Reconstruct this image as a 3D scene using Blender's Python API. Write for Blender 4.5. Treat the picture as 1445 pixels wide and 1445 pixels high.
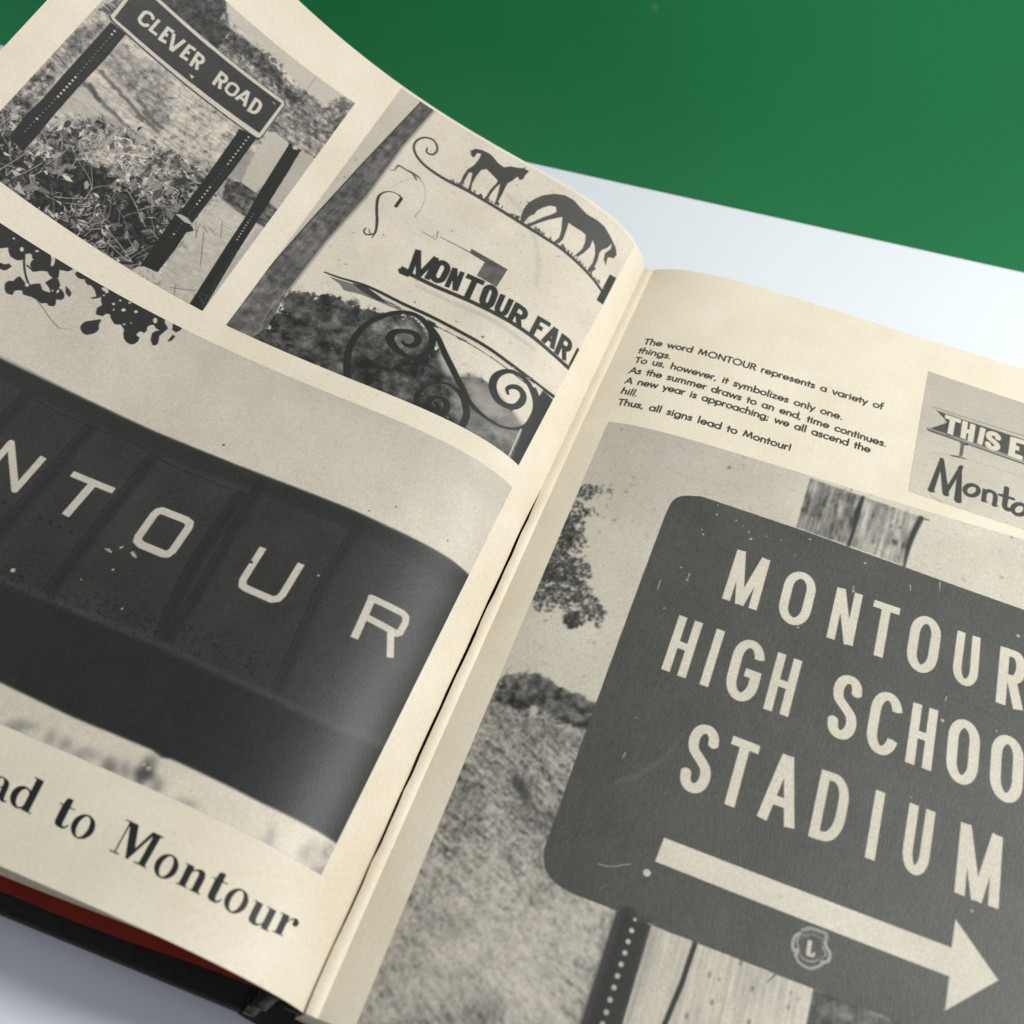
import bpy, math, random
import numpy as np
from mathutils import Matrix, Vector

# ---------------------------------------------------------------- clear
for o in list(bpy.data.objects):
    bpy.data.objects.remove(o)
scene = bpy.context.scene
COL = scene.collection

# ---------------------------------------------------------------- camera
F_PX = 1318.6736                       # focal length for a 1445 px wide frame
POS = np.array([0.026529, -0.301935, 0.237002])
ROT = np.array([[0.9286851, 0.3501374, 0.1222610],
                [0.3535103, -0.7360574, -0.5772781],
                [-0.1121356, 0.5793301, -0.8073427]])   # rows: right, down, forward
cd = bpy.data.cameras.new('camera')
cam = bpy.data.objects.new('camera', cd)
COL.objects.link(cam)
m = Matrix.Identity(4)
for i in range(3):
    m[i][0] = ROT[0][i]; m[i][1] = -ROT[1][i]; m[i][2] = -ROT[2][i]; m[i][3] = POS[i]
cam.matrix_world = m
cd.sensor_width = 36.0
cd.sensor_fit = 'HORIZONTAL'
cd.lens = 36.0 * F_PX / 1445.0
cd.clip_start = 0.005
cd.clip_end = 50
cd.dof.use_dof = True
cd.dof.focus_distance = 0.285
cd.dof.aperture_fstop = 14.0
scene.camera = cam

# ---------------------------------------------------------------- world, lamps, exposure
world = bpy.data.worlds.new('World')
scene.world = world
world.use_nodes = True
bg = world.node_tree.nodes['Background']
bg.inputs['Color'].default_value = (0.90, 0.93, 1.0, 1)
bg.inputs['Strength'].default_value = 0.40


def area_lamp(name, loc, target, size, size_y, power, color):
    ld = bpy.data.lights.new(name, 'AREA')
    ld.shape = 'RECTANGLE'; ld.size = size; ld.size_y = size_y
    ld.energy = power; ld.color = color
    lo = bpy.data.objects.new(name, ld)
    lo.location = loc
    d = Vector(target) - Vector(loc)
    lo.rotation_euler = d.to_track_quat('-Z', 'Y').to_euler()
    COL.objects.link(lo)
    return lo


area_lamp('ceiling_panel_lamp', (0.48, 0.05, 0.68), (0.0, -0.12, 0.0), 0.17, 0.14, 7.2, (1.0, 0.98, 0.965))

scene.view_settings.view_transform = 'Standard'
scene.view_settings.look = 'None'
scene.view_settings.exposure = 0.04
scene.view_settings.gamma = 1.0

# ---------------------------------------------------------------- page surfaces
PH = 0.28                              # page height along the spine
PW = 0.2192                            # page width
LT = [-0.192252, 1.623364, 0.023826, 0.960210, -0.112454]
LB = [-0.561534, 1.986159, 0.028091, 0.736903, 0.055925]
RT = [-0.000408, 0.691238, 0.017223, 0.033554, 0.038131]
RB = [0.107337, 0.665590, 0.013550, 0.066258, 0.059069]
BOW = (-0.001428, -0.006072)
DS = 0.0005
SG = np.arange(0, 0.2605, DS)
SM = (SG[:-1] + SG[1:]) / 2
VG = np.linspace(-0.05, 0.33, 77)


def angle(c):
    a, b, k, d, e = c
    return a + b * np.exp(-SM / k) + d * SM / .2 + e * (SM / .2) ** 2


def make_surface(top, bot, sg):
    X = np.empty((len(VG), len(SG))); Z = X.copy()
    at_, ab = angle(top), angle(bot)
    for i, v in enumerate(VG):
        w = min(max(v / PH, 0), 1)
        th = at_ * (1 - w) + ab * w
        bow = v * (PH - v) / (PH * PH / 4)
        X[i] = sg * np.concatenate([[0], np.cumsum(np.cos(th) * DS)]) + BOW[0] * bow
        Z[i] = np.concatenate([[0], np.cumsum(np.sin(th) * DS)]) + BOW[1] * bow
    return X, Z


SURF = {'L': make_surface(LT, LB, -1), 'R': make_surface(RT, RB, 1)}


def p3(page, s, v):
    X, Z = SURF[page]
    s = np.asarray(s, float); v = np.asarray(v, float)
    fi = np.clip(s / DS, 0, len(SG) - 1.001); i = fi.astype(int); a = fi - i
    fj = np.clip((v - VG[0]) / (VG[1] - VG[0]), 0, len(VG) - 1.001); j = fj.astype(int); b = fj - j
    g = lambda A: (A[j, i] * (1 - a) + A[j, i + 1] * a) * (1 - b) + (A[j + 1, i] * (1 - a) + A[j + 1, i + 1] * a) * b
    return np.stack([g(X), -v, g(Z)], -1)


def normals(page, s, v):
    e = 0.001
    s0 = np.maximum(np.asarray(s, float), e)
    ds = p3(page, s0 + e, v) - p3(page, s0 - e, v)
    dv = p3(page, s0, np.asarray(v) + .004) - p3(page, s0, np.asarray(v) - .004)
    n = np.cross(ds, dv)
    n /= np.linalg.norm(n, axis=-1, keepdims=True)
    n *= np.where(n[..., 2:3] < 0, -1, 1)
    return n


def lift(page, s, v, h):
    return p3(page, s, v) + normals(page, s, v) * h


def project(P):
    c = (P - POS) @ ROT.T
    return np.stack([c[..., 0] / c[..., 2] * F_PX + 722.5, c[..., 1] / c[..., 2] * F_PX + 722.5], -1)


_gs, _gv = np.meshgrid(np.arange(.0, .2601, .004), np.arange(-.05, .3301, .004))
_GP = {p: project(p3(p, _gs.ravel(), _gv.ravel())) for p in 'LR'}


def at(page, pts):
    """trace points of the photograph down to the sheet of paper: returns (s, v) on the page"""
    pts = np.asarray(pts, float).reshape(-1, 2)
    s = np.empty(len(pts)); v = s.copy()
    for k in range(0, len(pts), 256):
        d = ((pts[k:k + 256, None, :] - _GP[page][None]) ** 2).sum(2)
        i = d.argmin(1)
        s[k:k + 256] = _gs.ravel()[i]; v[k:k + 256] = _gv.ravel()[i]
    h = 2e-4
    for _ in range(8):
        s = np.clip(s, 0, .2595); v = np.clip(v, -.049, .329)
        p = project(p3(page, s, v))
        js = (project(p3(page, s + h, v)) - project(p3(page, s - h, v))) / (2 * h)
        jv = (project(p3(page, s, v + h)) - project(p3(page, s, v - h))) / (2 * h)
        r = pts - p
        det = js[:, 0] * jv[:, 1] - js[:, 1] * jv[:, 0]
        det = np.where(np.abs(det) < 1e-3, 1e-3, det)
        a = (r[:, 0] * jv[:, 1] - r[:, 1] * jv[:, 0]) / det
        b = (js[:, 0] * r[:, 1] - js[:, 1] * r[:, 0]) / det
        s = s + np.clip(a, -.01, .01); v = v + np.clip(b, -.01, .01)
    return np.stack([s, v], 1)


# ---------------------------------------------------------------- materials
def new_mat(name):
    mt = bpy.data.materials.new(name); mt.use_nodes = True
    nt = mt.node_tree
    return mt, nt, nt.nodes['Principled BSDF']


def paper_nodes(nt, bs, rough, bump):
    """mottled aged paper colour and laid fibre bump, both in page coordinates (UV, centimetres)"""
    N, Lk = nt.nodes, nt.links
    uv = N.new('ShaderNodeUVMap'); uv.uv_map = 'page'
    n1 = N.new('ShaderNodeTexNoise'); n1.inputs['Scale'].default_value = 0.34; n1.inputs['Detail'].default_value = 7; n1.inputs['Roughness'].default_value = .62
    Lk.new(uv.outputs[0], n1.inputs['Vector'])
    r1 = N.new('ShaderNodeValToRGB')
    r1.color_ramp.elements[0].position = .32; r1.color_ramp.elements[0].color = (0.700, 0.602, 0.472, 1)
    r1.color_ramp.elements[1].position = .70; r1.color_ramp.elements[1].color = (0.780, 0.690, 0.580, 1)
    Lk.new(n1.outputs['Fac'], r1.inputs[0])
    n2 = N.new('ShaderNodeTexNoise'); n2.inputs['Scale'].default_value = 9; n2.inputs['Detail'].default_value = 6
    n2.inputs['Roughness'].default_value = .7
    Lk.new(uv.outputs[0], n2.inputs['Vector'])
    r2 = N.new('ShaderNodeMapRange'); r2.inputs[1].default_value = .3; r2.inputs[2].default_value = .7
    r2.inputs[3].default_value = .90; r2.inputs[4].default_value = 1.05
    Lk.new(n2.outputs['Fac'], r2.inputs[0])
    mx = N.new('ShaderNodeMix'); mx.data_type = 'RGBA'; mx.blend_type = 'MULTIPLY'; mx.inputs[0].default_value = 1
    Lk.new(r1.outputs[0], mx.inputs[6]); Lk.new(r2.outputs[0], mx.inputs[7])
    # foxing specks
    n3 = N.new('ShaderNodeTexNoise'); n3.inputs['Scale'].default_value = 4.3; n3.inputs['Detail'].default_value = 1
    Lk.new(uv.outputs[0], n3.inputs['Vector'])
    r3 = N.new('ShaderNodeMapRange'); r3.inputs[1].default_value = .74; r3.inputs[2].default_value = .82
    r3.inputs[3].default_value = 0; r3.inputs[4].default_value = .35
    Lk.new(n3.outputs['Fac'], r3.inputs[0])
    m3 = N.new('ShaderNodeMix'); m3.data_type = 'RGBA'
    Lk.new(r3.outputs[0], m3.inputs[0]); Lk.new(mx.outputs[2], m3.inputs[6])
    m3.inputs[7].default_value = (.42, .33, .20, 1)
    # laid fibres, long along the page height
    mp = N.new('ShaderNodeMapping'); mp.inputs['Scale'].default_value = (27, 6, 1)
    Lk.new(uv.outputs[0], mp.inputs[0])
    n4 = N.new('ShaderNodeTexNoise'); n4.inputs['Scale'].default_value = 1; n4.inputs['Detail'].default_value = 4
    Lk.new(mp.outputs[0], n4.inputs['Vector'])
    bp = N.new('ShaderNodeBump'); bp.inputs['Strength'].default_value = bump; bp.inputs['Distance'].default_value = .00009
    Lk.new(n4.outputs['Fac'], bp.inputs['Height'])
    Lk.new(bp.outputs[0], bs.inputs['Normal'])
    bs.inputs['Roughness'].default_value = rough
    return m3.outputs[2], n4.outputs['Fac']


M_PAPER, nt, bs = new_mat('aged_cream_paper')
c, _ = paper_nodes(nt, bs, .62, .5)
nt.links.new(c, bs.inputs['Base Color'])
bs.inputs['Specular IOR Level'].default_value = .3

M_PRINT, nt, bs = new_mat('halftone_print_on_paper')
c, fib = paper_nodes(nt, bs, .50, 1.0)
nt.nodes['Bump'].inputs['Distance'].default_value = .00006
bs.inputs['Specular IOR Level'].default_value = .42
at_n = nt.nodes.new('ShaderNodeAttribute'); at_n.attribute_name = 'tone'
mx = nt.nodes.new('ShaderNodeMix'); mx.data_type = 'RGBA'
mx.inputs[6].default_value = (0.006, 0.006, 0.006, 1)
nt.links.new(at_n.outputs['Fac'], mx.inputs[0])
pw = nt.nodes.new('ShaderNodeMath'); pw.operation = 'POWER'; pw.inputs[1].default_value = .9
nt.links.new(at_n.outputs['Fac'], pw.inputs[0])
gr = nt.nodes.new('ShaderNodeMix'); gr.data_type = 'RGBA'      # thin ink is neutral grey, bare paper cream
gr.inputs[6].default_value = (0.68, 0.608, 0.60, 1)
nt.links.new(pw.outputs[0], gr.inputs[0]); nt.links.new(c, gr.inputs[7])
nt.links.new(gr.outputs[2], mx.inputs[7])
nt.links.new(mx.outputs[2], bs.inputs['Base Color'])

M_INK, nt, bs = new_mat('black_printing_ink')
bs.inputs['Base Color'].default_value = (0.014, 0.013, 0.015, 1)
bs.inputs['Roughness'].default_value = .55
bs.inputs['Specular IOR Level'].default_value = .35
M_TEXT, nt, bs = new_mat('dark_text_ink')
bs.inputs['Base Color'].default_value = (0.042, 0.040, 0.036, 1)
bs.inputs['Roughness'].default_value = .5


def noise_mat(name, c0, c1, scale, rough, bump=0, dist=.0002, spec=.5, detail=4, scl=(1, 1, 1)):
    mt, nt, bs = new_mat(name)
    N, Lk = nt.nodes, nt.links
    tc = N.new('ShaderNodeTexCoord')
    mp = N.new('ShaderNodeMapping'); mp.inputs['Scale'].default_value = scl
    Lk.new(tc.outputs['Object'], mp.inputs[0])
    n = N.new('ShaderNodeTexNoise'); n.inputs['Scale'].default_value = scale; n.inputs['Detail'].default_value = detail
    Lk.new(mp.outputs[0], n.inputs['Vector'])
    r = N.new('ShaderNodeValToRGB')
    r.color_ramp.elements[0].position = .35; r.color_ramp.elements[0].color = (*c0, 1)
    r.color_ramp.elements[1].position = .68; r.color_ramp.elements[1].color = (*c1, 1)
    Lk.new(n.outputs['Fac'], r.inputs[0]); Lk.new(r.outputs[0], bs.inputs['Base Color'])
    bs.inputs['Roughness'].default_value = rough
    bs.inputs['Specular IOR Level'].default_value = spec
    if bump:
        b = N.new('ShaderNodeBump'); b.inputs['Strength'].default_value = bump; b.inputs['Distance'].default_value = dist
        Lk.new(n.outputs['Fac'], b.inputs['Height']); Lk.new(b.outputs[0], bs.inputs['Normal'])
    return mt


M_TABLE = noise_mat('white_table_top', (.730, .742, .805), (.748, .760, .823), 14, .5, .15, .0002)
M_GREEN = noise_mat('green_backdrop', (.0105, .215, .064), (.0150, .265, .083), 3.2, .5, .12, .0004, spec=.25)
def add_specks(mt, col, scale, thr):
    nt = mt.node_tree; bs = nt.nodes['Principled BSDF']
    old = bs.inputs['Base Color'].links[0].from_socket
    tc = nt.nodes.new('ShaderNodeTexCoord')
    n = nt.nodes.new('ShaderNodeTexNoise'); n.inputs['Scale'].default_value = scale; n.inputs['Detail'].default_value = 1.5
    nt.links.new(tc.outputs['Object'], n.inputs['Vector'])
    r = nt.nodes.new('ShaderNodeMapRange'); r.inputs[1].default_value = thr; r.inputs[2].default_value = thr + .03
    r.inputs[3].default_value = 0; r.inputs[4].default_value = .5
    nt.links.new(n.outputs['Fac'], r.inputs[0])
    mx = nt.nodes.new('ShaderNodeMix'); mx.data_type = 'RGBA'
    nt.links.new(r.outputs[0], mx.inputs[0]); nt.links.new(old, mx.inputs[6]); mx.inputs[7].default_value = (*col, 1)
    nt.links.new(mx.outputs[2], bs.inputs['Base Color'])


add_specks(M_GREEN, (.10, .27, .13), 75, .80)
add_specks(M_TABLE, (.42, .44, .46), 110, .80)
M_COVER = noise_mat('black_cover_cloth', (.008, .007, .007), (.016, .014, .013), 900, .6, .6, .0002, spec=.25)
M_RED = noise_mat('red_endpaper', (.19, .016, .006), (.25, .022, .008), 60, .6, .2, .0001, spec=.2)
M_EDGE = noise_mat('page_edges', (.30, .26, .19), (.55, .49, .36), 1, .8, .5, .0002, scl=(3, 3, 3500))
M_CLOTH = noise_mat('grey_headband_cloth', (.16, .15, .14), (.28, .26, .24), 700, .85, .8, .0004)
M_GLUE = noise_mat('shade_dark_binding_glue', (.014, .011, .009), (.030, .022, .017), 500, .8, .6, .0003)  # glue colour darkened to stand for the shade deep in the gutter slit


# ---------------------------------------------------------------- mesh helpers
def mesh_obj(name, verts, faces, mat, parent=None, smooth=True, uvs=None):
    me = bpy.data.meshes.new(name)
    verts = np.asarray(verts, np.float32); faces = np.asarray(faces, np.int32)
    if faces.ndim == 2:
        k = faces.shape[1]
        me.vertices.add(len(verts)); me.vertices.foreach_set('co', verts.ravel())
        me.loops.add(faces.size); me.loops.foreach_set('vertex_index', faces.ravel())
        me.polygons.add(len(faces))
        me.polygons.foreach_set('loop_start', np.arange(0, faces.size, k, dtype=np.int32))
        me.polygons.foreach_set('loop_total', np.full(len(faces), k, np.int32))
    me.update(calc_edges=True)
    if uvs is not None:
        l = me.uv_layers.new(name='page')
        idx = np.empty(len(me.loops), np.int32); me.loops.foreach_get('vertex_index', idx)
        l.data.foreach_set('uv', np.asarray(uvs, np.float32)[idx].ravel())
    if smooth:
        me.polygons.foreach_set('use_smooth', np.ones(len(me.polygons), bool))
    me.materials.append(mat)
    o = bpy.data.objects.new(name, me)
    COL.objects.link(o)
    if parent is not None:
        o.parent = parent
    return o


def poly_obj(name, verts, faces, mat, parent=None, smooth=False):
    me = bpy.data.meshes.new(name)
    me.from_pydata([tuple(map(float, v)) for v in verts], [], [tuple(map(int, f)) for f in faces])
    me.update()
    if smooth:
        me.polygons.foreach_set('use_smooth', np.ones(len(me.polygons), bool))
    me.materials.append(mat)
    o = bpy.data.objects.new(name, me); COL.objects.link(o)
    if parent is not None:
        o.parent = parent
    return o


def grid_faces(nr, nc, off=0, flip=False):
    i, j = np.meshgrid(np.arange(nr - 1), np.arange(nc - 1), indexing='ij')
    a = (i * nc + j).ravel() + off
    f = np.stack([a, a + 1, a + nc + 1, a + nc], 1)
    return f[:, ::-1] if flip else f


def slab(name, top, bot, mat, parent=None, uv=None):
    """closed sheet between two point grids (nr, nc, 3)"""
    nr, nc = top.shape[:2]
    n = nr * nc
    v = np.concatenate([top.reshape(-1, 3), bot.reshape(-1, 3)])
    f = [grid_faces(nr, nc), grid_faces(nr, nc, n, True)]
    ring = np.concatenate([np.arange(nc), np.arange(1, nr) * nc + nc - 1, (nr - 1) * nc + np.arange(nc - 2, -1, -1),
                           np.arange(nr - 2, 0, -1) * nc])
    r2 = np.roll(ring, -1)
    # the cut edge gets its own vertices, so that the faces stay smooth right up to it
    m_ = len(ring)
    v = np.concatenate([v, v[ring], v[ring + n]])
    e0 = 2 * n + np.arange(m_); e1 = np.roll(e0, -1)
    f.append(np.stack([e0, e0 + m_, e1 + m_, e1], 1))
    uvs = None if uv is None else np.concatenate([uv.reshape(-1, 2)] * 2)
    if uvs is not None:
        uvs = np.concatenate([uvs, uvs[ring], uvs[ring + n]])
    o = mesh_obj(name, v, np.concatenate(f), mat, parent, True, uvs)
    # keep the paper's cut edge crisp
    k = len(o.data.polygons); nr_ = len(ring)
    sm = np.ones(k, bool); sm[k - nr_:] = False
    o.data.polygons.foreach_set('use_smooth', sm)
    return o


# ---------------------------------------------------------------- the setting
TABLE_Z = -0.0225


def setting(o):
    o['kind'] = 'structure'
    return o


setting(poly_obj('table', [(-1.2, -1.2, TABLE_Z - .03), (1.4, -1.2, TABLE_Z - .03), (1.4, .5, TABLE_Z - .03), (-1.2, .5, TABLE_Z - .03),
                           (-1.2, -1.2, TABLE_Z), (1.4, -1.2, TABLE_Z), (1.4, .5, TABLE_Z), (-1.2, .5, TABLE_Z)],
                 [(4, 5, 6, 7), (3, 2, 1, 0), (0, 1, 5, 4), (1, 2, 6, 5), (2, 3, 7, 6), (3, 0, 4, 7)], M_TABLE))


def on_plane(x, y, z):
    d = np.array([(x - 722.5) / F_PX, (y - 722.5) / F_PX, 1]) @ ROT
    return POS + d * (z - POS[2]) / d[2]


wa, wb = on_plane(725, 225, TABLE_Z), on_plane(1445, 385, TABLE_Z)
wd = (wb - wa) / np.linalg.norm(wb - wa); wn = np.array([-wd[1], wd[0], 0])
w0, w1 = wa - wd * 1.0, wa + wd * 1.2
zt = .75
wz = TABLE_Z + .0005
setting(poly_obj('backdrop', [(*w0[:2], wz), (*w1[:2], wz), (*(w1 + wn * .012)[:2], wz), (*(w0 + wn * .012)[:2], wz),
                              (*w0[:2], zt), (*w1[:2], zt), (*(w1 + wn * .012)[:2], zt), (*(w0 + wn * .012)[:2], zt)],
                 [(0, 1, 5, 4), (1, 2, 6, 5), (2, 3, 7, 6), (3, 0, 4, 7), (4, 5, 6, 7), (3, 2, 1, 0)], M_GREEN))

# ---------------------------------------------------------------- the book
book = bpy.data.objects.new('open_book', None)
COL.objects.link(book)
book.empty_display_size = .02
book.location = (0, 0, 0)
book['label'] = 'old yearbook lying open on white table, cream pages with black and white sign photographs'
book['category'] = 'book'

vv = np.arange(0, PH + 1e-6, .004)
T = .00014


def page_sheet(name, page, s0, s1, h, mat, thick=T, v0=0., v1=PH, parent=book, step=.001, zfun=None):
    vs = np.linspace(v0, v1, 71)
    n = int(round((s1 - (s0 if np.isscalar(s0) else 0)) / step)) + 1
    k = np.linspace(0, 1, n)
    start = np.full(len(vs), s0) if np.isscalar(s0) else s0(vs)
    S = start[:, None] * (1 - k) + s1 * k
    V = np.repeat(vs[:, None], n, 1)
    top = lift(page, S, V, h)
    if zfun is not None:
        top = zfun(S, V, top)
    bot = top - np.array([0, 0, thick]) if zfun is not None else lift(page, S, V, h - thick)
    uv = np.stack([S * 100 * (1 if page == 'R' else -1), V * 100], -1)
    if page == 'L':
        top, bot, uv = top[:, ::-1], bot[:, ::-1], uv[:, ::-1]
    return slab(name, top, bot, mat, parent, uv)


_rng = np.random.RandomState(5)
_jag_v = np.linspace(0, PH, 57); _jag = _rng.uniform(-1, 1, 57)


def gutter_start(v):
    """inner edge of the loose left leaf: glued at the head, torn away from the fold lower down"""
    w = np.clip((v - .112) / .014, 0, 1)
    w2 = np.clip((.277 - v) / .06, 0, 1) * .8 + .2
    return .0002 + .0023 * w * w2 + np.interp(v, _jag_v, _jag) * .00022 * w


left_page = page_sheet('page', 'L', gutter_start, PW, 0, M_PAPER)
left_page['label'] = 'left cream page with photographs and large headline'
right_page = page_sheet('page', 'R', .0, PW, 0, M_PAPER)
right_page['label'] = 'right cream page with paragraph and stadium sign photograph'

# ---------------------------------------------------------------- printed pictures: a small ink engine in page coordinates
def hash2(i, j, seed):
    h = (i.astype(np.int64) * 374761393 + j.astype(np.int64) * 668265263 + seed * 1442695041) & 0x7fffffff
    h = ((h ^ (h >> 13)) * 1274126177) & 0x7fffffff
    return ((h ^ (h >> 16)) & 0xffff) / 65535.0


def vnoise(x, y, seed=0):
    i, j = np.floor(x), np.floor(y)
    a, b = x - i, y - j
    a = a * a * (3 - 2 * a); b = b * b * (3 - 2 * b)
    i = i.astype(int); j = j.astype(int)
    return ((hash2(i, j, seed) * (1 - a) + hash2(i + 1, j, seed) * a) * (1 - b)
            + (hash2(i, j + 1, seed) * (1 - a) + hash2(i + 1, j + 1, seed) * a) * b)


def fbm(x, y, seed=0, octv=4, gain=.5, turn=1.):
    t = 0; a = 1; s = 0
    for k in range(octv):
        c_, s_ = math.cos((.6 + 1.1 * k) * turn), math.sin((.6 + 1.1 * k) * turn)
        t = t + a * vnoise((x * c_ - y * s_) * 2.03 ** k, (x * s_ + y * c_) * 2.03 ** k, seed + 17 * k); s += a; a *= gain
    t = t / s
    return np.clip(.5 + (t - .5) * 1.15, 0, 1)


def grainy(x, y, seed=0, octv=4, gain=.5):
    return fbm(x, y, seed, octv, gain, 0.)      # keeps the direction of the grain


def box1(A, r, axis):
    if r < 1:
        return A
    P = np.pad(A, [(r + 1, r) if k == axis else (0, 0) for k in range(2)], mode='edge')
    Cs = np.cumsum(P, axis)
    n = A.shape[axis]
    hi = np.take(Cs, np.arange(2 * r + 1, 2 * r + 1 + n), axis); lo = np.take(Cs, np.arange(0, n), axis)
    return (hi - lo) / (2 * r + 1)


def blur(A, r):
    r = int(round(r))
    for _ in range(2):
        A = box1(box1(A, r, 0), r, 1)
    return A


def smooth(pts, closed=False, n=8):
    """Catmull-Rom through the points"""
    P = np.asarray(pts, float)
    if closed:
        P = np.concatenate([P[-1:], P, P[:2]])
    else:
        P = np.concatenate([2 * P[:1] - P[1:2], P, 2 * P[-1:] - P[-2:-1]])
    t = np.linspace(0, 1, n, endpoint=False)[:, None]
    out = []
    for i in range(1, len(P) - 2):
        a, b, c_, d = P[i - 1:i + 3]
        out.append(.5 * (2 * b + (c_ - a) * t + (2 * a - 5 * b + 4 * c_ - d) * t ** 2 + (3 * b - a - 3 * c_ + d) * t ** 3))
    out = np.concatenate(out)
    return out if closed else np.concatenate([out, P[-2:-1]])


class Crop:
    """coordinates read off an enlarged piece of the photograph"""
    def __init__(self, x, y, k):
        self.o = np.array([x, y], float); self.k = k

    def __call__(self, pts):
        return np.asarray(pts, float).reshape(-1, 2) * self.k + self.o


class Print:
    """one printed picture: an ink canvas on a (nearly) rectangular quad of the page"""
    def __init__(self, page, quad, res, tone=.9):
        self.page = page
        self.Q = np.asarray(quad, float)          # (s,v) of corners in reading order: TL TR BR BL
        tl, tr, br, bl = self.Q
        self.w = int(round((np.linalg.norm(tr - tl) + np.linalg.norm(br - bl)) / 2 / res)) + 1
        self.h = int(round((np.linalg.norm(bl - tl) + np.linalg.norm(br - tr)) / 2 / res)) + 1
        self.res = res
        self.A = np.full((self.h, self.w), float(tone))
        self.Y, self.X = np.mgrid[0:self.h, 0:self.w].astype(float)

    def uvq(self, a, b):
        tl, tr, br, bl = self.Q
        a = a[..., None]; b = b[..., None]
        return (tl * (1 - a) + tr * a) * (1 - b) + (bl * (1 - a) + br * a) * b

    def c(self, pts):
        """photograph pixels -> canvas pixels"""
        sv = at(self.page, pts)
        tl, tr, br, bl = self.Q
        a = np.full(len(sv), .5); b = a.copy()
        for _ in range(6):
            r = sv - self.uvq(a, b)
            da = (tr - tl) * (1 - b)[:, None] + (br - bl) * b[:, None]
            db = (bl - tl) * (1 - a)[:, None] + (br - tr) * a[:, None]
            det = da[:, 0] * db[:, 1] - da[:, 1] * db[:, 0]
            a = a + (r[:, 0] * db[:, 1] - r[:, 1] * db[:, 0]) / det
            b = b + (da[:, 0] * r[:, 1] - da[:, 1] * r[:, 0]) / det
        return np.stack([a * (self.w - 1), b * (self.h - 1)], 1)

    # --- all below in canvas pixels
    def mask(self, P):
        P = np.asarray(P, float)
        M = np.zeros((self.h, self.w))
        y0 = max(int(np.floor(P[:, 1].min())), 0); y1 = min(int(np.ceil(P[:, 1].max())), self.h - 1)
        if y1 < y0:
            return M
        A_, B_ = P, np.roll(P, -1, 0)
        SSN = 4
        xs = np.arange(self.w + 1) - .5
        for y in range(y0, y1 + 1):
            row = 0
            for k in range(SSN):
                yy = y - .5 + (k + .5) / SSN
                hit = (A_[:, 1] <= yy) != (B_[:, 1] <= yy)
                if not hit.any():
                    continue
                a, b = A_[hit], B_[hit]
                x = np.sort(a[:, 0] + (yy - a[:, 1]) / (b[:, 1] - a[:, 1]) * (b[:, 0] - a[:, 0]))
                for q in range(0, len(x) - 1, 2):
                    cum = np.clip(xs, x[q], x[q + 1])
                    row = row + np.diff(cum)
            M[y] = row / SSN if not np.isscalar(row) else 0
        return np.clip(M, 0, 1)

    def fill(self, P, tone, alpha=1., soft=0):
        M = self.mask(P)
        if soft:
            M = blur(M, soft)
        M = M * alpha
        self.A = self.A * (1 - M) + tone * M
        return M

    def stroke(self, P, w, tone, alpha=1., butt=False, closed=False, soft=.5):
        P = np.asarray(P, float)
        if closed:
            P = np.concatenate([P, P[:1]])
        n = len(P) - 1
        W = np.full(n + 1, float(w)) if np.isscalar(w) else np.interp(np.linspace(0, 1, n + 1), np.linspace(0, 1, len(w)), w)
        pad = W.max() / 2 + 2
        x0 = max(int(P[:, 0].min() - pad), 0); x1 = min(int(P[:, 0].max() + pad) + 1, self.w)
        y0 = max(int(P[:, 1].min() - pad), 0); y1 = min(int(P[:, 1].max() + pad) + 1, self.h)
        if x1 <= x0 or y1 <= y0:
            return
        C = np.zeros((y1 - y0, x1 - x0))
        for i in range(n):
            a, b = P[i], P[i + 1]
            pw = max(W[i], W[i + 1]) / 2 + 2
            xa = max(int(min(a[0], b[0]) - pw), x0); xb = min(int(max(a[0], b[0]) + pw) + 1, x1)
            ya = max(int(min(a[1], b[1]) - pw), y0); yb = min(int(max(a[1], b[1]) + pw) + 1, y1)
            if xb <= xa or yb <= ya:
                continue
            d = b - a; L2 = d @ d + 1e-9; L = math.sqrt(L2)
            gx = np.arange(xa, xb)[None, :] - a[0]; gy = np.arange(ya, yb)[:, None] - a[1]
            t = (gx * d[0] + gy * d[1]) / L2
            tc = np.clip(t, 0, 1)
            dist = np.hypot(gx - tc * d[0], gy - tc * d[1])
            ww = W[i] * (1 - tc) + W[i + 1] * tc
            cov = np.clip((ww / 2 - dist) / (2 * soft) + .5, 0, 1)
            if butt and not closed:
                if i == 0:
                    cov = cov * np.clip(t * L / (2 * soft) + .5, 0, 1)
                if i == n - 1:
                    cov = cov * np.clip((1 - t) * L / (2 * soft) + .5, 0, 1)
            sub = C[ya - y0:yb - y0, xa - x0:xb - x0]
            np.maximum(sub, cov, out=sub)
        C *= alpha
        S = self.A[y0:y1, x0:x1]
        S[:] = S * (1 - C) + tone * C

    def dot(self, p, r, tone, alpha=1.):
        p = np.asarray(p, float)
        self.stroke(np.array([p, p + .01]), 2 * r, tone, alpha)

    def textured(self, M, tex):
        self.A = self.A * (1 - M) + tex * M

    def ell(self, cx, cy, rx, ry, n=24):
        t = np.linspace(0, 2 * np.pi, n, endpoint=False)
        return np.stack([cx + rx * np.cos(t), cy + ry * np.sin(t)], 1)

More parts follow.
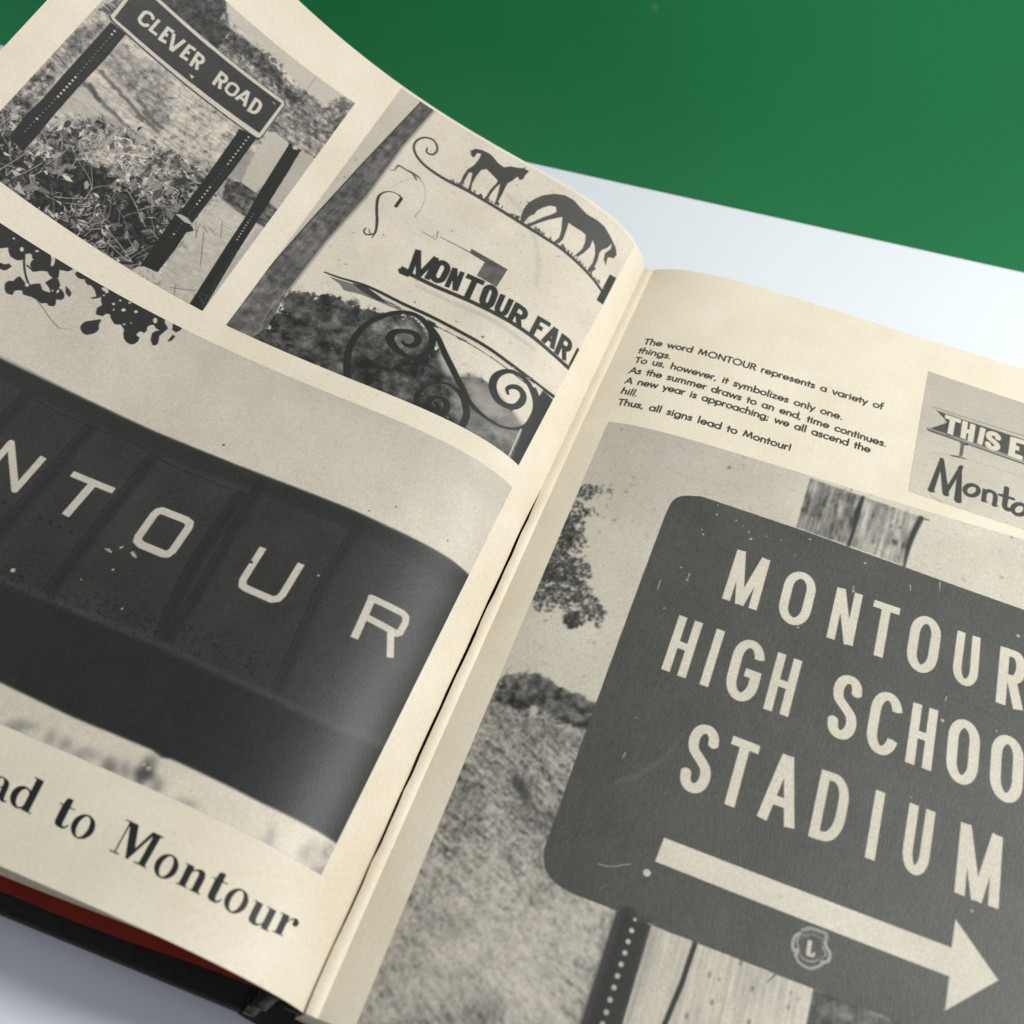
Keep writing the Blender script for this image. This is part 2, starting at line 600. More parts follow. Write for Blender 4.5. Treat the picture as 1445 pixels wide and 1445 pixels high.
    # --- signs
    def letter(self, ch, quad, wt, tone, font=None):
        """ch on the photo quad BL BR TL TR; wt = stroke weight as a fraction of the height"""
        bl, br, tl, tr = self.c(quad)
        H = (np.linalg.norm(tl - bl) + np.linalg.norm(tr - br)) / 2
        W = (np.linalg.norm(br - bl) + np.linalg.norm(tr - tl)) / 2
        lw = wt * H
        hx, hy = min(lw / 2 / W, .5), lw / 2 / H

        def mp(pt):
            x, y = pt
            x = 0 if x == -1 else 1 if x == 2 else hx + x * (1 - 2 * hx)
            y = 0 if y == -1 else 1 if y == 2 else hy + y * (1 - 2 * hy)
            return (bl * (1 - x) + br * x) * (1 - y) + (tl * (1 - x) + tr * x) * y
        for pl in (font or SIGN)[ch]:
            self.stroke([mp(p) for p in pl], lw, tone, butt=True)

    def finish(self, name, label=None, grain=.03, soft=0, lift_h=.00007, parent=None, seed=1):
        A = self.A
        if soft:
            A = blur(A, soft)
        rs = np.random.RandomState(seed)
        g = rs.normal(0, 1, A.shape)
        g = (g + np.roll(g, 1, 0) + np.roll(g, 1, 1) + np.roll(np.roll(g, 1, 0), 1, 1)) / 2
        gl = fbm(self.X / 60, self.Y / 60, seed, 3) - .5
        A = np.clip(A * (1 + .05 * gl) + grain * g * (.45 + A * .3) * .8, .03, 1)
        lin = A ** 2.2
        a = np.linspace(0, 1, self.w); b = np.linspace(0, 1, self.h)
        aa, bb = np.meshgrid(a, b)
        sv = self.uvq(aa, bb).reshape(-1, 2)
        sv[:, 0] = np.clip(sv[:, 0], .0002, PW - .0002)
        P = lift(self.page, sv[:, 0], sv[:, 1], lift_h)
        uv = np.stack([sv[:, 0] * 100 * (1 if self.page == 'R' else -1), sv[:, 1] * 100], -1)
        flip = self.Q[1][0] < self.Q[0][0]
        f = grid_faces(self.h, self.w, 0, True)
        o = mesh_obj(name, P, f, M_PRINT, parent, True, uv)
        at_ = o.data.attributes.new('tone', 'FLOAT', 'POINT')
        at_.data.foreach_set('value', lin.ravel().astype(np.float32))
        if label:
            o['label'] = label
        return o


def arc(cx, cy, rx, ry, a0, a1, n=14):
    t = np.radians(np.linspace(a0, a1, n))
    return [(cx + rx * math.cos(k), cy + ry * math.sin(k)) for k in t]


_S = [tuple(p) for p in smooth([(1, .76), (.93, .9), (.72, .985), (.5, 1), (.25, .975), (.07, .89), (0, .76), (.1, .62), (.35, .535), (.65, .45), (.9, .36), (1, .23), (.93, .1),
                                (.73, .02), (.5, 0), (.26, .02), (.07, .1), (0, .24)], n=4)]
_O = arc(.5, .70, .5, .30, 0, 180) + arc(.5, .30, .5, .30, 180, 360)
SIGN = {
    'M': [[(0, -1), (0, 2)], [(.02, 2), (.5, -1)], [(.98, 2), (.5, -1)], [(1, -1), (1, 2)]],
    'O': [_O + _O[:1]],
    'N': [[(0, -1), (0, 2)], [(.02, 2), (.98, -1)], [(1, -1), (1, 2)]],
    'T': [[(-1, 1), (2, 1)], [(.5, 1), (.5, -1)]],
    'U': [[(0, 2)] + arc(.5, .30, .5, .30, 180, 360) + [(1, 2)]],
    'R': [[(0, -1), (0, 2)], [(0, 1)] + arc(.6, .74, .4, .26, 90, -90) + [(0, .48)], [(.5, .48), (1, -1)]],
    'H': [[(0, -1), (0, 2)], [(1, -1), (1, 2)], [(0, .5), (1, .5)]],
    'I': [[(.5, -1), (.5, 2)]],
    'G': [arc(.5, .70, .5, .30, 12, 180) + arc(.5, .30, .5, .30, 180, 355) + [(1, .46)], [(2, .46), (.5, .46)]],
    'S': [_S],
    'C': [arc(.5, .70, .5, .30, 12, 180) + arc(.5, .30, .5, .30, 180, 348)],
    'A': [[(0, -1), (.47, 2)], [(1, -1), (.53, 2)], [(.15, .28), (.85, .28)]],
    'D': [[(0, -1), (0, 2)], [(0, 1)] + arc(.4, .62, .6, .38, 90, 0) + arc(.4, .38, .6, .38, 0, -90) + [(0, 0)]],
    'L': [[(0, 2), (0, -1)], [(0, 0), (2, 0)]],
    'E': [[(0, -1), (0, 2)], [(0, 1), (2, 1)], [(0, .52), (.85, .52)], [(0, 0), (2, 0)]],
    'V': [[(0, 2), (.48, -1)], [(1, 2), (.52, -1)]],
    'F': [[(0, -1), (0, 2)], [(0, 1), (2, 1)], [(0, .5), (.8, .5)]],
}


def corners(page, px):
    return at(page, px)


def quad_box(c, r, u):
    c, r, u = map(np.array, (c, r, u))
    return [c - r - u, c + r - u, c - r + u, c + r + u]


# ================================================================= photograph 1: stadium sign
q = corners('R', [(859, 595), (1355, 735.5), (518, 1411)])
tl, tr, bl = q
ax = (tr - tl) / np.linalg.norm(tr - tl); ay = (bl - tl) / np.linalg.norm(bl - tl)
wq, hq = .188, .196
P = Print('R', [tl, tl + ax * wq, tl + ax * wq + ay * hq, tl + ay * hq], .00021, .90)
K1 = Crop(740, 660, .24913); K2 = Crop(1085, 660, .24913); K3 = Crop(740, 1010, .24913); K4 = Crop(1085, 1010, .24913)
K5 = Crop(800, 1225, .15225); K6 = Crop(1020, 1225, .15225); K8 = Crop(500, 560, .6126); K9 = Crop(750, 650, .5503)
X, Y = P.X, P.Y
# sky, a little denser towards the top left of the print
P.A = .885 + .03 * (fbm(X / 120, Y / 120, 3) - .5) * 2
M = P.fill(P.c([(859, 590), (1120, 660), (1060, 720), (980, 690), (900, 760), (830, 680)]), .80, .7, 40)
# hillside
hill = P.c(np.concatenate([K8([(330, 655), (345, 642), (385, 636), (430, 640), (470, 668), (520, 688), (562, 714)]),
                           K8([(562, 714), (760, 780), (900, 1500), (900, 1700), (-80, 1700), (0, 1445)])]))
M = P.mask(hill)
hb_ = P.c(K8([(0, 1445)]))[0]; hb2 = P.c(K8([(640, 1445)]))[0]
M = np.maximum(M, P.mask([[-5, hb_[1]], [hb2[0], hb2[1]], [hb2[0] + 20, P.h + 5], [-5, P.h + 5]]))
th = .5
xr = X * math.cos(th) + Y * math.sin(th); yr = -X * math.sin(th) + Y * math.cos(th)
n1 = fbm(X / 3.2, Y / 3.2, 11, 3, .8); n2 = vnoise(xr / 16, yr / 2.6, 12) * .6 + fbm(X / 26, Y / 26, 15, 4, .6) * .4; n3 = fbm(X / 90, Y / 90, 13, 3)
n0 = fbm(X / 5, Y / 5, 14, 2)
tex = .64 + .55 * (n1 - .5) + .50 * (n2 - .5) + .25 * (n3 - .5) + .16 * (n0 - .5)
tex = np.where(n1 * .6 + n2 * .4 < .42, tex - (.42 - (n1 * .6 + n2 * .4)) * 1.4, tex)
P.textured(M, np.clip(tex, .2, .88))
lo = P.c(K8([(0, 1445), (140, 1140), (440, 1100), (640, 1180), (560, 1500), (-60, 1700)]))
M2 = blur(P.mask(lo), 30)
P.textured(M2 * M, np.clip(.72 + .32 * (n1 - .5) + .3 * (n2 - .5) + .2 * (n3 - .5) + .12 * (n0 - .5) - np.clip(.40 - n2 * .5 - n3 * .5, 0, 1) * 2.4, .25, .9))
hm = M
for pl, t_, al, sf in [([(300, 700), (345, 690), (420, 730), (560, 790), (560, 835), (440, 790), (330, 770)], .34, .5, 8), ([(225, 900), (262, 885), (310, 930), (285, 960)], .36, .5, 7),
                       ([(330, 850), (380, 860), (440, 960), (520, 1040), (500, 1060), (400, 985)], .40, .45, 8), ([(150, 1180), (220, 1170), (275, 1230), (240, 1260), (170, 1230)], .42, .45, 8),
                       ([(250, 1400), (330, 1390), (345, 1440), (270, 1450)], .40, .5, 7), ([(300, 1000), (420, 1010), (520, 1075), (500, 1110), (380, 1060)], .84, .4, 9),
                       ([(60, 1400), (130, 1330), (250, 1330), (380, 1360), (300, 1390), (150, 1420)], .84, .35, 10)]:
    P.A = P.A * 1
    Mh = blur(P.mask(P.c(K8(pl))), sf) * hm * al
    P.textured(Mh, np.clip(t_ + .5 * (n1 - .5), .15, .9))
rs = np.random.RandomState(14)
k = 0
while k < 7500:
    x_, y_ = rs.rand() * P.w * .62, rs.rand() * P.h
    if hm[min(int(y_), P.h - 1), min(int(x_), P.w - 1)] < .5:
        continue
    k += 1
    big = n3[int(y_), int(x_)]
    dk = rs.rand() < .62 - .9 * (big - .42) - .25 * (y_ / P.h > .55)
    a_ = rs.normal(.75, .55); L_ = rs.uniform(2, 8)
    P.stroke(np.array([[x_, y_], [x_ + L_ * math.cos(a_), y_ + L_ * math.sin(a_)]]), rs.uniform(.8, 2.2), rs.uniform(.22, .48) if dk else rs.uniform(.74, .9), rs.uniform(.35, .8))
# tree line on the crest
tl_ = P.c(np.concatenate([smooth(K8([(332, 660), (350, 640), (375, 650), (395, 636), (430, 642), (452, 655), (470, 672), (500, 682), (522, 688), (562, 712)])),
                          K8([(562, 770), (520, 768), (480, 745), (440, 730), (400, 720), (360, 716), (320, 705)])]))
M = blur(P.mask(tl_), 1)
edge = fbm(X / 8, Y / 8, 21, 5, .75)
M = np.clip((blur(M, 6) - .5) * 4 + .6 - (edge - .5) * 6, 0, 1)
P.textured(M, np.clip(.33 + .75 * (fbm(X / 9, Y / 9, 22, 4, .6) - .46), .12, .72))
P.fill(P.c(K8(np.array([[405, 712], [418, 710], [424, 724], [414, 736], [404, 730]]))), .85, .9, 1)
P.fill(P.c(K8([(362, 868), (385, 880), (402, 905), (410, 945), (392, 935), (372, 905)])), .25, .8, 3)
# overhanging branch: leaf clusters
rs = np.random.RandomState(4)
for (cx, cy, rx, ry, n) in [(350, 140, 62, 42, 90), (300, 250, 60, 60, 60), (270, 330, 70, 70, 110), (230, 400, 60, 60, 90), (300, 430, 60, 60, 50), (190, 560, 90, 90, 190),
                            (290, 590, 95, 80, 190), (150, 640, 70, 60, 90), (250, 700, 130, 70, 190), (110, 760, 70, 60, 60), (320, 780, 120, 60, 120), (400, 820, 70, 50, 60),
                            (280, 860, 65, 45, 110), (420, 880, 25, 25, 10), (190, 470, 50, 90, 110), (240, 360, 45, 70, 90), (140, 600, 60, 60, 120), (90, 700, 60, 50, 60), (270, 870, 45, 40, 90), (450, 120, 60, 30, 14), (380, 260, 40, 30, 10)]:
    for k in range(n):
        r_ = math.sqrt(rs.rand()); a_ = rs.rand() * 6.28
        p = np.array([cx + rx * r_ * math.cos(a_), cy + ry * r_ * math.sin(a_)])
        d = rs.normal(0, 1, 2); d /= np.linalg.norm(d)
        ln = rs.uniform(6, 20)
        pp = P.c(K1([p - d * ln / 2, p + d * ln / 2]))
        P.stroke(pp, rs.uniform(1.0, 3.0), rs.uniform(.12, .42), rs.uniform(.55, .95))
for br in [[(180, 470), (230, 560), (280, 660), (300, 760), (360, 800), (450, 850)], [(230, 330), (300, 300), (320, 250)], [(60, 790), (140, 720), (230, 690)],
           [(240, 870), (300, 830), (340, 790)], [(300, 520), (350, 500)], [(300, 160), (410, 130), (450, 95)], [(130, 640), (200, 600), (300, 560), (350, 560)]]:
    P.stroke(P.c(smooth(K1(br))), 1.3, .3, .8)
# wooden post above the sign
wood = P.c(K2([(235, 60), (520, 160), (850, 275), (770, 560), (450, 440), (155, 338)]))
M = P.mask(wood)
up = P.c(K2([(480, 300), (520, 160)])); ud = up[1] - up[0]; ud /= np.linalg.norm(ud)
xl = X * ud[0] + Y * ud[1]; xc = -X * ud[1] + Y * ud[0]
wd1 = grainy(xc / 3.2, xl / 40, 31, 4, .6); wd2 = grainy(xc / 12, xl / 26, 32, 4, .6)
P.textured(M, np.clip(.64 + .5 * (wd1 - .5) + .35 * (wd2 - .5) - np.clip(.36 - wd2, 0, 1) * 1.2, .2, .9))
half = P.mask(P.c(K2([(235, 60), (535, 165), (450, 445), (155, 338)])))
P.textured(half * .6, np.clip(.52 + .5 * (wd1 - .5) + .6 * (wd2 - .5), .18, .8))
for c_, a_ in [((310, 190), 26), ((385, 360), 40), ((215, 200), 22), ((590, 420), 16), ((740, 340), 14), ((690, 330), 10), ((400, 400), 26), ((440, 235), 16)]:
    cc = P.c(K2([c_]))[0]
    d = ud * a_ * .16
    P.stroke([cc - d, cc + d], 2.6, .3, .75, soft=1.2)
P.stroke(P.c(smooth(K2([(535, 165), (500, 260), (485, 340), (450, 440)]))), [4, 9, 4, 5], .16, .95)
P.stroke(P.c(smooth(K2([(862, 285), (815, 380), (785, 470), (765, 562)]))), [8, 8, 6, 3], .2, 1)
P.stroke(P.c(K2([(850, 280), (905, 298)])), 2.5, .3, .9)
# the sign plate
so = np.concatenate([smooth(K9([(345, 135), (362, 104), (388, 91), (435, 92)]), n=8)[:-1], K9([(435, 92), (700, 181), (950, 271), (1263, 383), (1450, 450)]), smooth(K9([(1450, 450), (1490, 480), (1500, 530)]), n=6), smooth(K9([(1450, 1560), (1430, 1625), (1370, 1612)]), n=6),
                     K9([(1263, 1570), (960, 1450), (700, 1346), (300, 1187)]), smooth(K9([(102, 1109), (62, 1084), (36, 1048), (31, 1000)]), n=8)])
P.A = blur(P.A, 1)
P.fill(P.c(so), .325)
M = P.mask(P.c(so))
P.textured(M * .9, .325 + .06 * (fbm(X / 70, Y / 70, 41, 4) - .5) + .05 * (grainy(X / 2.2, Y / 9, 42, 2) - .5))
# rust specks and scratches
for x_, y_, r_ in [(1090, 267, 1.6), (1200, 300, 1.3), (1272, 366, 1.4), (1282, 404, 2.2), (1012, 378, 1.6), (1005, 352, 1.2), (888, 565, 1.4), (922, 637, 1.5), (1096, 213, 1),
                   (1237, 332, .9), (1372, 388, 1), (792, 796, 1.1), (630, 1415, .9)]:
    P.dot(P.c(K1([(x_, y_)]))[0], r_, .75, .9)
for x_, y_, r_ in [(232, 406, 1.6), (545, 541, 1.8), (150, 498, .9), (1412, 953, 2.4), (165, 905, 1.5), (480, 700, 1.6), (983, 1432, 2.2), (70, 412, .9)]:
    P.dot(P.c(K2([(x_, y_)]))[0], r_, .8, .9)
for x_, y_, r_ in [(1150, 1106, 1.8), (983, 28, 2), (1290, 88, 1.2), (805, 465, 1)]:
    P.dot(P.c(K4([(x_, y_)]))[0], r_, .75, .9)
for sc in [K1([(770, 640), (752, 695)]), K1([(935, 600), (923, 635)]), K2([(480, 672), (472, 712)]), K2([(968, 650), (968, 700)]), K2([(800, 668), (803, 700)]), K3([(570, 212), (557, 240)]), K2([(1005, 1300), (998, 1325)])]:
    P.stroke(P.c(sc), [2, 1], .75, .8)
P.stroke(P.c(smooth(K3([(420, 840), (460, 852), (520, 853), (560, 845), (600, 842)]))), 1.3, .72, .8)
P.stroke(P.c(smooth(K3([(520, 380), (620, 345), (720, 290), (800, 225), (900, 110)]))), [5, 7, 5, 3], .42, .5, soft=2)
P.stroke(P.c(K3([(425, 985), (465, 958)])), 1.3, .5, .7)
P.dot(P.c(K3([(694, 890)]))[0], 4.2, .86)
TN = .90
for ch, K, qd in [('M', K1, [(1118, 740), (1315, 810), (1208, 463), (1393, 526)]), ('O', K2, [(36, 858), (212, 918), (110, 564), (286, 624)]),
                  ('N', K2, [(325, 960), (473, 1013), (388, 676), (533, 722)]), ('T', K2, [(543, 1045), (693, 1095), (598, 748), (745, 798)]),
                  ('O', K2, [(767, 1131), (939, 1187), (817, 817), (989, 873)]), ('U', K2, [(1030, 1207), (1180, 1262), (1070, 922), (1198, 965)]),
                  ('R', K2, [(1283, 1328), (1440, 1382), (1312, 1010), (1462, 1060)]),
                  ('H', K1, [(775, 1140), (912, 1195), (878, 835), (1012, 882)]), ('I', K1, [(993, 1228), (1037, 1243), (1095, 912), (1132, 928)]),
                  ('G', K1, [(1119, 1288), (1295, 1352), (1209, 948), (1385, 1012)]), ('H', K2, [(-33, 1365), (108, 1412), (52, 1043), (190, 1098)]),
                  ('S', K2, [(315, 1509), (475, 1563), (385, 1153), (545, 1207)]), ('C', K2, [(537, 1595), (713, 1655), (597, 1245), (773, 1305)]),
                  ('H', K4, [(770, 262), (918, 315), (818, -77), (960, -28)]), ('O', K4, [(995, 358), (1175, 418), (1025, -6), (1205, 54)]),
                  ('O', K4, [(1245, 458), (1431, 522), (1265, 82), (1451, 146)]), ('L', K4, [(1500, 560), (1640, 610), (1512, 190), (1650, 240)]),
                  ('S', K3, [(860, 407), (1024, 463), (960, 27), (1124, 83)]), ('T', K3, [(1085, 481), (1236, 541), (1183, 113), (1337, 172)]),
                  ('A', K4, [(-70, 572), (143, 645), (4, 191), (217, 264)]), ('D', K4, [(222, 684), (402, 740), (300, 304), (478, 360)]),
                  ('I', K4, [(543, 802), (597, 824), (607, 418), (660, 440)]), ('U', K4, [(742, 866), (892, 934), (797, 492), (945, 547)]),
                  ('M', K4, [(1050, 1000), (1300, 1098), (1088, 602), (1326, 690)])]:
    P.letter(ch, K(qd), .125 if ch in 'MNHUDI' else .133, TN)
P.fill(P.c(K9([(340, 967), (1077, 1249), (1087, 1176), (1197, 1333), (1060, 1411), (1071, 1323), (317, 1028)])), .91)
# club emblem: shield with an L between two heads
ec = np.array([238, 1320.])
P.stroke(P.c(smooth(K4([(190, 1215), (235, 1205), (285, 1220), (325, 1240), (318, 1285)]))), 4.05, .66, .9)
P.stroke(P.c(smooth(K4([(200, 1245), (240, 1240), (290, 1258), (310, 1280)]))), 3.65, .55, .9)
P.stroke(P.c(smooth(K4([(178, 1232), (150, 1250), (135, 1290), (140, 1330), (165, 1325), (150, 1360)]))), 3.40, .74, .95)
P.stroke(P.c(smooth(K4([(172, 1250), (158, 1285), (170, 1310)]))), 1.94, .7, .9)
P.stroke(P.c(smooth(K4([(318, 1290), (330, 1320), (345, 1345), (335, 1390), (300, 1395)]))), 3.40, .74, .95)
P.stroke(P.c(smooth(K4([(305, 1310), (322, 1350), (300, 1370)]))), 1.94, .7, .9)
P.stroke(P.c(smooth(K4([(150, 1345), (165, 1390), (195, 1415), (232, 1432), (280, 1420), (312, 1398)]))), 2.92, .72, .95)
P.stroke(P.c(smooth(K4([(170, 1350), (200, 1380), (240, 1392), (285, 1385)]))), 2.11, .66, .9)
P.stroke(P.c(K4([(232, 1278), (222, 1352)])), 4.60, .86, butt=True)
P.stroke(P.c(K4([(212, 1350), (255, 1362)])), 3.20, .86, butt=True)
P.stroke(P.c(K4([(220, 1276), (245, 1282)])), 2.40, .86, butt=True)
P.stroke(P.c(K4([(254, 1358), (258, 1340)])), 2.40, .86, butt=True)
for k in range(16):
    a_ = K4([(192 + k * 7.5, 1222 + k * 2.6 + (k % 2) * 10)])
    P.dot(P.c(a_)[0], 1.0, .34, .8)
for k in range(14):
    a_ = math.radians(25 + 10 * k)
    P.dot(P.c(K4([(240 + 78 * math.cos(a_), 1318 + 84 * math.sin(a_))]))[0], .8, .36, .8)

# perforated metal post and boards below
P.fill(P.c(K5([(462, 402), (785, 535), (500, 1500), (330, 2000), (-10, 2000), (120, 1480)])), .225)
P.stroke(P.c(K5([(560, 450), (230, 1500)])), 20, .165, .8, soft=4)
P.stroke(P.c(K5([(700, 510), (410, 1500)])), 12, .175, .7, soft=4)
P.stroke(P.c(K5([(480, 420), (150, 1460)])), 9, .28, .6, soft=3)
for x_, y_ in [(630, 478), (600, 580), (567, 682), (537, 787), (502, 893), (468, 1000), (437, 1108), (400, 1222), (365, 1337), (330, 1448), (295, 1560), (258, 1675), (220, 1790)]:
    P.dot(P.c(K5([(x_, y_)]))[0], 2.7 if y_ > 500 else 1.9, .80)
bd = P.c(np.concatenate([K5([(785, 535), (1180, 690), (1445, 790)]), K6([(150, 860), (480, 985), (836, 1120), (775, 1460), (700, 2100)]), K5([(300, 2100), (500, 1500)])]))
M = P.mask(bd)
P.textured(M, np.clip(.84 + .22 * (grainy(xc / 3, xl / 60, 51, 4, .6) - .5) + .12 * (fbm(X / 40, Y / 40, 52) - .5), .4, .95))
P.fill(P.c(K5([(785, 535), (855, 570), (800, 780), (560, 1500), (520, 1500)])), .66, .75, 2)
P.stroke(P.c(K5([(1190, 690), (1060, 1080), (900, 1460), (760, 1900)])), 5.5, .17, butt=True)
for K, x_, y_, a_, r_ in [(K5, 1320, 990, 10, 2.6), (K5, 1345, 1245, 8, 3.2), (K5, 1110, 1370, 10, 2.8), (K5, 1410, 1030, 5, 1.6), (K6, 275, 1120, 6, 3), (K6, 607, 1290, 6, 2.4), (K6, 240, 1430, 8, 3.4),
                          (K6, 165, 880, 6, 3), (K6, 700, 1215, 4, 1.6), (K6, 630, 1160, 6, 1.4)]:
    cc = P.c(K([(x_, y_)]))[0]
    P.stroke([cc - ud * a_ * .16, cc + ud * a_ * .16], r_ * .9, .38, .75, soft=1.3)
P.stroke(P.c(K6([(490, 985), (410, 1060)])), [2, 1], .3, .8)
f0 = P.c(np.concatenate([K6([(836, 1122), (1130, 1235), (1445, 1350)]), K9([(1300, 1586), (1370, 1612)])])); f1 = P.c(K6([(770, 1460)]))[0]
fo = np.concatenate([f0, [[f0[-1, 0] + 60, f0[-1, 1] - 130], [P.w + 5, f0[-1, 1] - 150], [P.w + 5, P.h + 5], [f1[0] - (P.h - f1[1]) * .1, P.h + 5], f1[None][0]]])
M = P.mask(fo)
fn = fbm(X / 20, Y / 20, 61, 4, .55)
P.textured(M, np.clip(.34 + 1.0 * (fn - .5) + .1 * (n0 - .5), .18, .72))
P.finish('printed_photograph', 'photograph of stadium direction sign with white arrow', .034, parent=right_page, seed=3)

# ================================================================= photograph 2: pennant billboard (cut by the frame)
q = corners('R', [(1310, 524), (1445, 569), (1282, 693)])
tl, tr, bl = q
ax = (tr - tl) / np.linalg.norm(tr - tl); hq = np.linalg.norm(bl - tl)
ay = (bl - tl) / hq
wq = .090
P = Print('R', [tl, tl + ax * wq, tl + ax * wq + ay * hq, tl + ay * hq], .00022, .86)
T5 = Crop(1270, 510, .16609)
X, Y = P.X, P.Y
P.A = .80 + .085 * np.clip(Y / P.h, 0, 1) + .03 * (fbm(X / 50, Y / 50, 5) - .5)


def T5e(pts):
    return P.c(T5(pts))


P.stroke(T5e([(280, 388), (1400, 742)]), 2.2, .62)
P.fill(T5e([(303, 412), (390, 446), (1054, 664), (1400, 778), (1400, 950), (1054, 848), (470, 652), (240, 575), (405, 520)]), .33)
P.stroke(T5e([(235, 572), (480, 650), (1054, 848), (1400, 955)]), 5, .60)
P.stroke(T5e([(240, 585), (500, 676), (1054, 872), (1400, 985)]), 3, .30)
P.fill(T5e([(385, 440), (520, 490), (430, 640), (395, 625)]), .2, .5, 2)
for ch, qd in [('T', [(360, 600), (490, 640), (385, 450), (520, 495)]), ('H', [(512, 645), (618, 695), (530, 500), (645, 545)]), ('I', [(652, 695), (698, 715), (682, 558), (730, 575)]),
               ('S', [(715, 735), (845, 775), (735, 575), (865, 622)]), ('E', [(916, 800), (1040, 845), (938, 640), (1060, 672)]), ('N', [(1090, 862), (1200, 900), (1105, 700), (1215, 735)])]:
    P.letter(ch, T5(qd), .22, .93)
P.fill(T5e([(500, 680), (590, 705), (575, 715), (545, 712), (530, 810), (500, 800), (515, 705)]), .42)
P.fill(T5e([(555, 690), (585, 702), (570, 715), (550, 710)]), .2)
P.stroke(T5e([(430, 800), (500, 812), (568, 834)]), [2.4, 3.5, 1.5], .33)
P.stroke(T5e([(240, 790), (300, 775), (430, 800)]), 1.2, .72, .7)
P.stroke(T5e([(560, 832), (760, 890), (1054, 985), (1400, 1090)]), 1.5, .74, .8)
for a_, w_ in [([(262, 1095), (355, 835)], [9, 6]), ([(355, 835), (388, 1125)], [7, 10]), ([(385, 1120), (522, 895)], [6, 6]), ([(510, 905), (490, 1180)], [6, 11]),
               ([(240, 1092), (290, 1108)], [3, 3]), ([(468, 1180), (515, 1198)], [3, 3])]:
    P.stroke(T5e(a_), w_, .27)
P.stroke(T5e(P.ell(608, 1096, 58, 46)), 7, .28, closed=True)
P.stroke(T5e([(722, 1085), (708, 1188)]), 7, .28, butt=True)
P.stroke(T5e(smooth([(718, 1120), (755, 1100), (795, 1118), (810, 1150), (800, 1222)])), [5, 6, 7, 7, 7], .28)
P.stroke(T5e([(695, 1184), (735, 1196)]), 3, .28); P.stroke(T5e([(785, 1214), (825, 1228)]), 3, .28)
P.stroke(T5e(smooth([(905, 1080), (895, 1170), (888, 1230), (905, 1255), (925, 1258)])), 8, .28)
P.stroke(T5e([(848, 1135), (962, 1170)]), 5.5, .28)
P.stroke(T5e(P.ell(1012, 1258, 56, 46)), 7, .28, closed=True)
P.stroke(T5e([(1110, 1250), (1095, 1320), (1130, 1345), (1165, 1330), (1180, 1270)]), 7, .28)
P.stroke(T5e([(250, 1130), (300, 1165), (380, 1215)]), 1.6, .62, .8); P.stroke(T5e([(360, 1205), (400, 1222)]), 2.4, .45, .8)
P.finish('printed_photograph', 'photograph of pennant shaped sign board', .03, soft=0, parent=right_page, seed=9)

# ================================================================= photograph 3: school building lettering
q = corners('L', [(723, 688), (257, 463), (453, 1235), (0, 1021)])
tr, tm, br, bm = q
ax = (tr - tm) / np.linalg.norm(tr - tm); ax2 = (br - bm) / np.linalg.norm(br - bm)
wq = .1955
P = Print('L', [tr - ax * wq, tr, br, br - ax2 * wq], .00021, .88)
N1 = Crop(0, 560, .24913); N2 = Crop(300, 660, .27682); C3 = Crop(0, 300, .33218); C5 = Crop(0, 950, .34602); L8 = Crop(0, 290, .18685)
X, Y = P.X, P.Y
P.A = .90 + .03 * (fbm(X / 90, Y / 90, 8) - .5) * 2 + .02 * (fbm(X / 8, Y / 8, 9, 2) - .5)
P.A = P.A - .04 * np.exp(-Y / 60) + .04 * np.clip((Y / P.h - .55) / .3, 0, 1)
roof = np.concatenate([smooth(C3([(0, 620), (150, 692), (380, 802), (610, 910), (760, 972), (1000, 1070)])),
                       N2([(700, 210), (900, 305), (1100, 400), (1220, 472), (1308, 548), (1420, 640)])])
low = np.concatenate([C5([(1450, 735), (1370, 692), (1310, 652), (1060, 525), (700, 350), (660, 345), (620, 312), (300, 180), (0, 36)])])
rf, lw_ = P.c(roof), P.c(low)
sl = lambda a, b: (a[1] - b[1]) / (a[0] - b[0])      # the wall runs on past the edge of the view
bld = np.concatenate([[[-5, rf[0, 1] + sl(rf[0], rf[8]) * (-5 - rf[0, 0])]], rf, lw_, [[-5, lw_[-1, 1] + sl(lw_[-1], lw_[-2]) * (-5 - lw_[-1, 0])]]])
M = blur(P.mask(bld), 1)
pn = fbm(X / 60, Y / 60, 71, 4)
panel = .235 + .07 * (pn - .5) + .03 * (fbm(X / 3, Y / 3, 72, 2) - .5)
P.textured(M, panel)
# raised panels with shaded joints
for K, a_, w_ in [(N1, [(165, -20), (0, 170), (-300, 500)], 30), (N1, [(520, 170), (300, 430), (0, 770), (-200, 990)], 34), (N1, [(880, 340), (600, 690), (270, 1125)], 34), (N1, [(1370, 560), (1100, 960), (900, 1390)], 34),
                  (N2, [(760, 280), (560, 620), (330, 1150)], 26), (N2, [(250, 80), (20, 480), (-260, 960)], 26)]:
    pc = P.c(smooth(K(a_)))
    P.stroke(pc, w_ * .42, .15, .65, soft=5)
    P.stroke(pc - np.array([w_ * .28, 0]), 2.2, .12, .5, soft=1.2)
    P.stroke(pc + np.array([w_ * .55, 0]), 2.0, .26, .3, soft=1.2)
# eaves band, thin moulding lines
P.stroke(P.c(smooth(np.concatenate([C3([(-300, 540), (0, 660), (380, 845), (760, 1020)]), N2([(450, 165), (900, 355), (1280, 590)])]))), 26, .16, .6, soft=7)
P.stroke(P.c(smooth(np.concatenate([N1([(200, 20), (500, 165), (760, 265), (1000, 400), (1400, 560)])]))), 1.8, .13, .7)
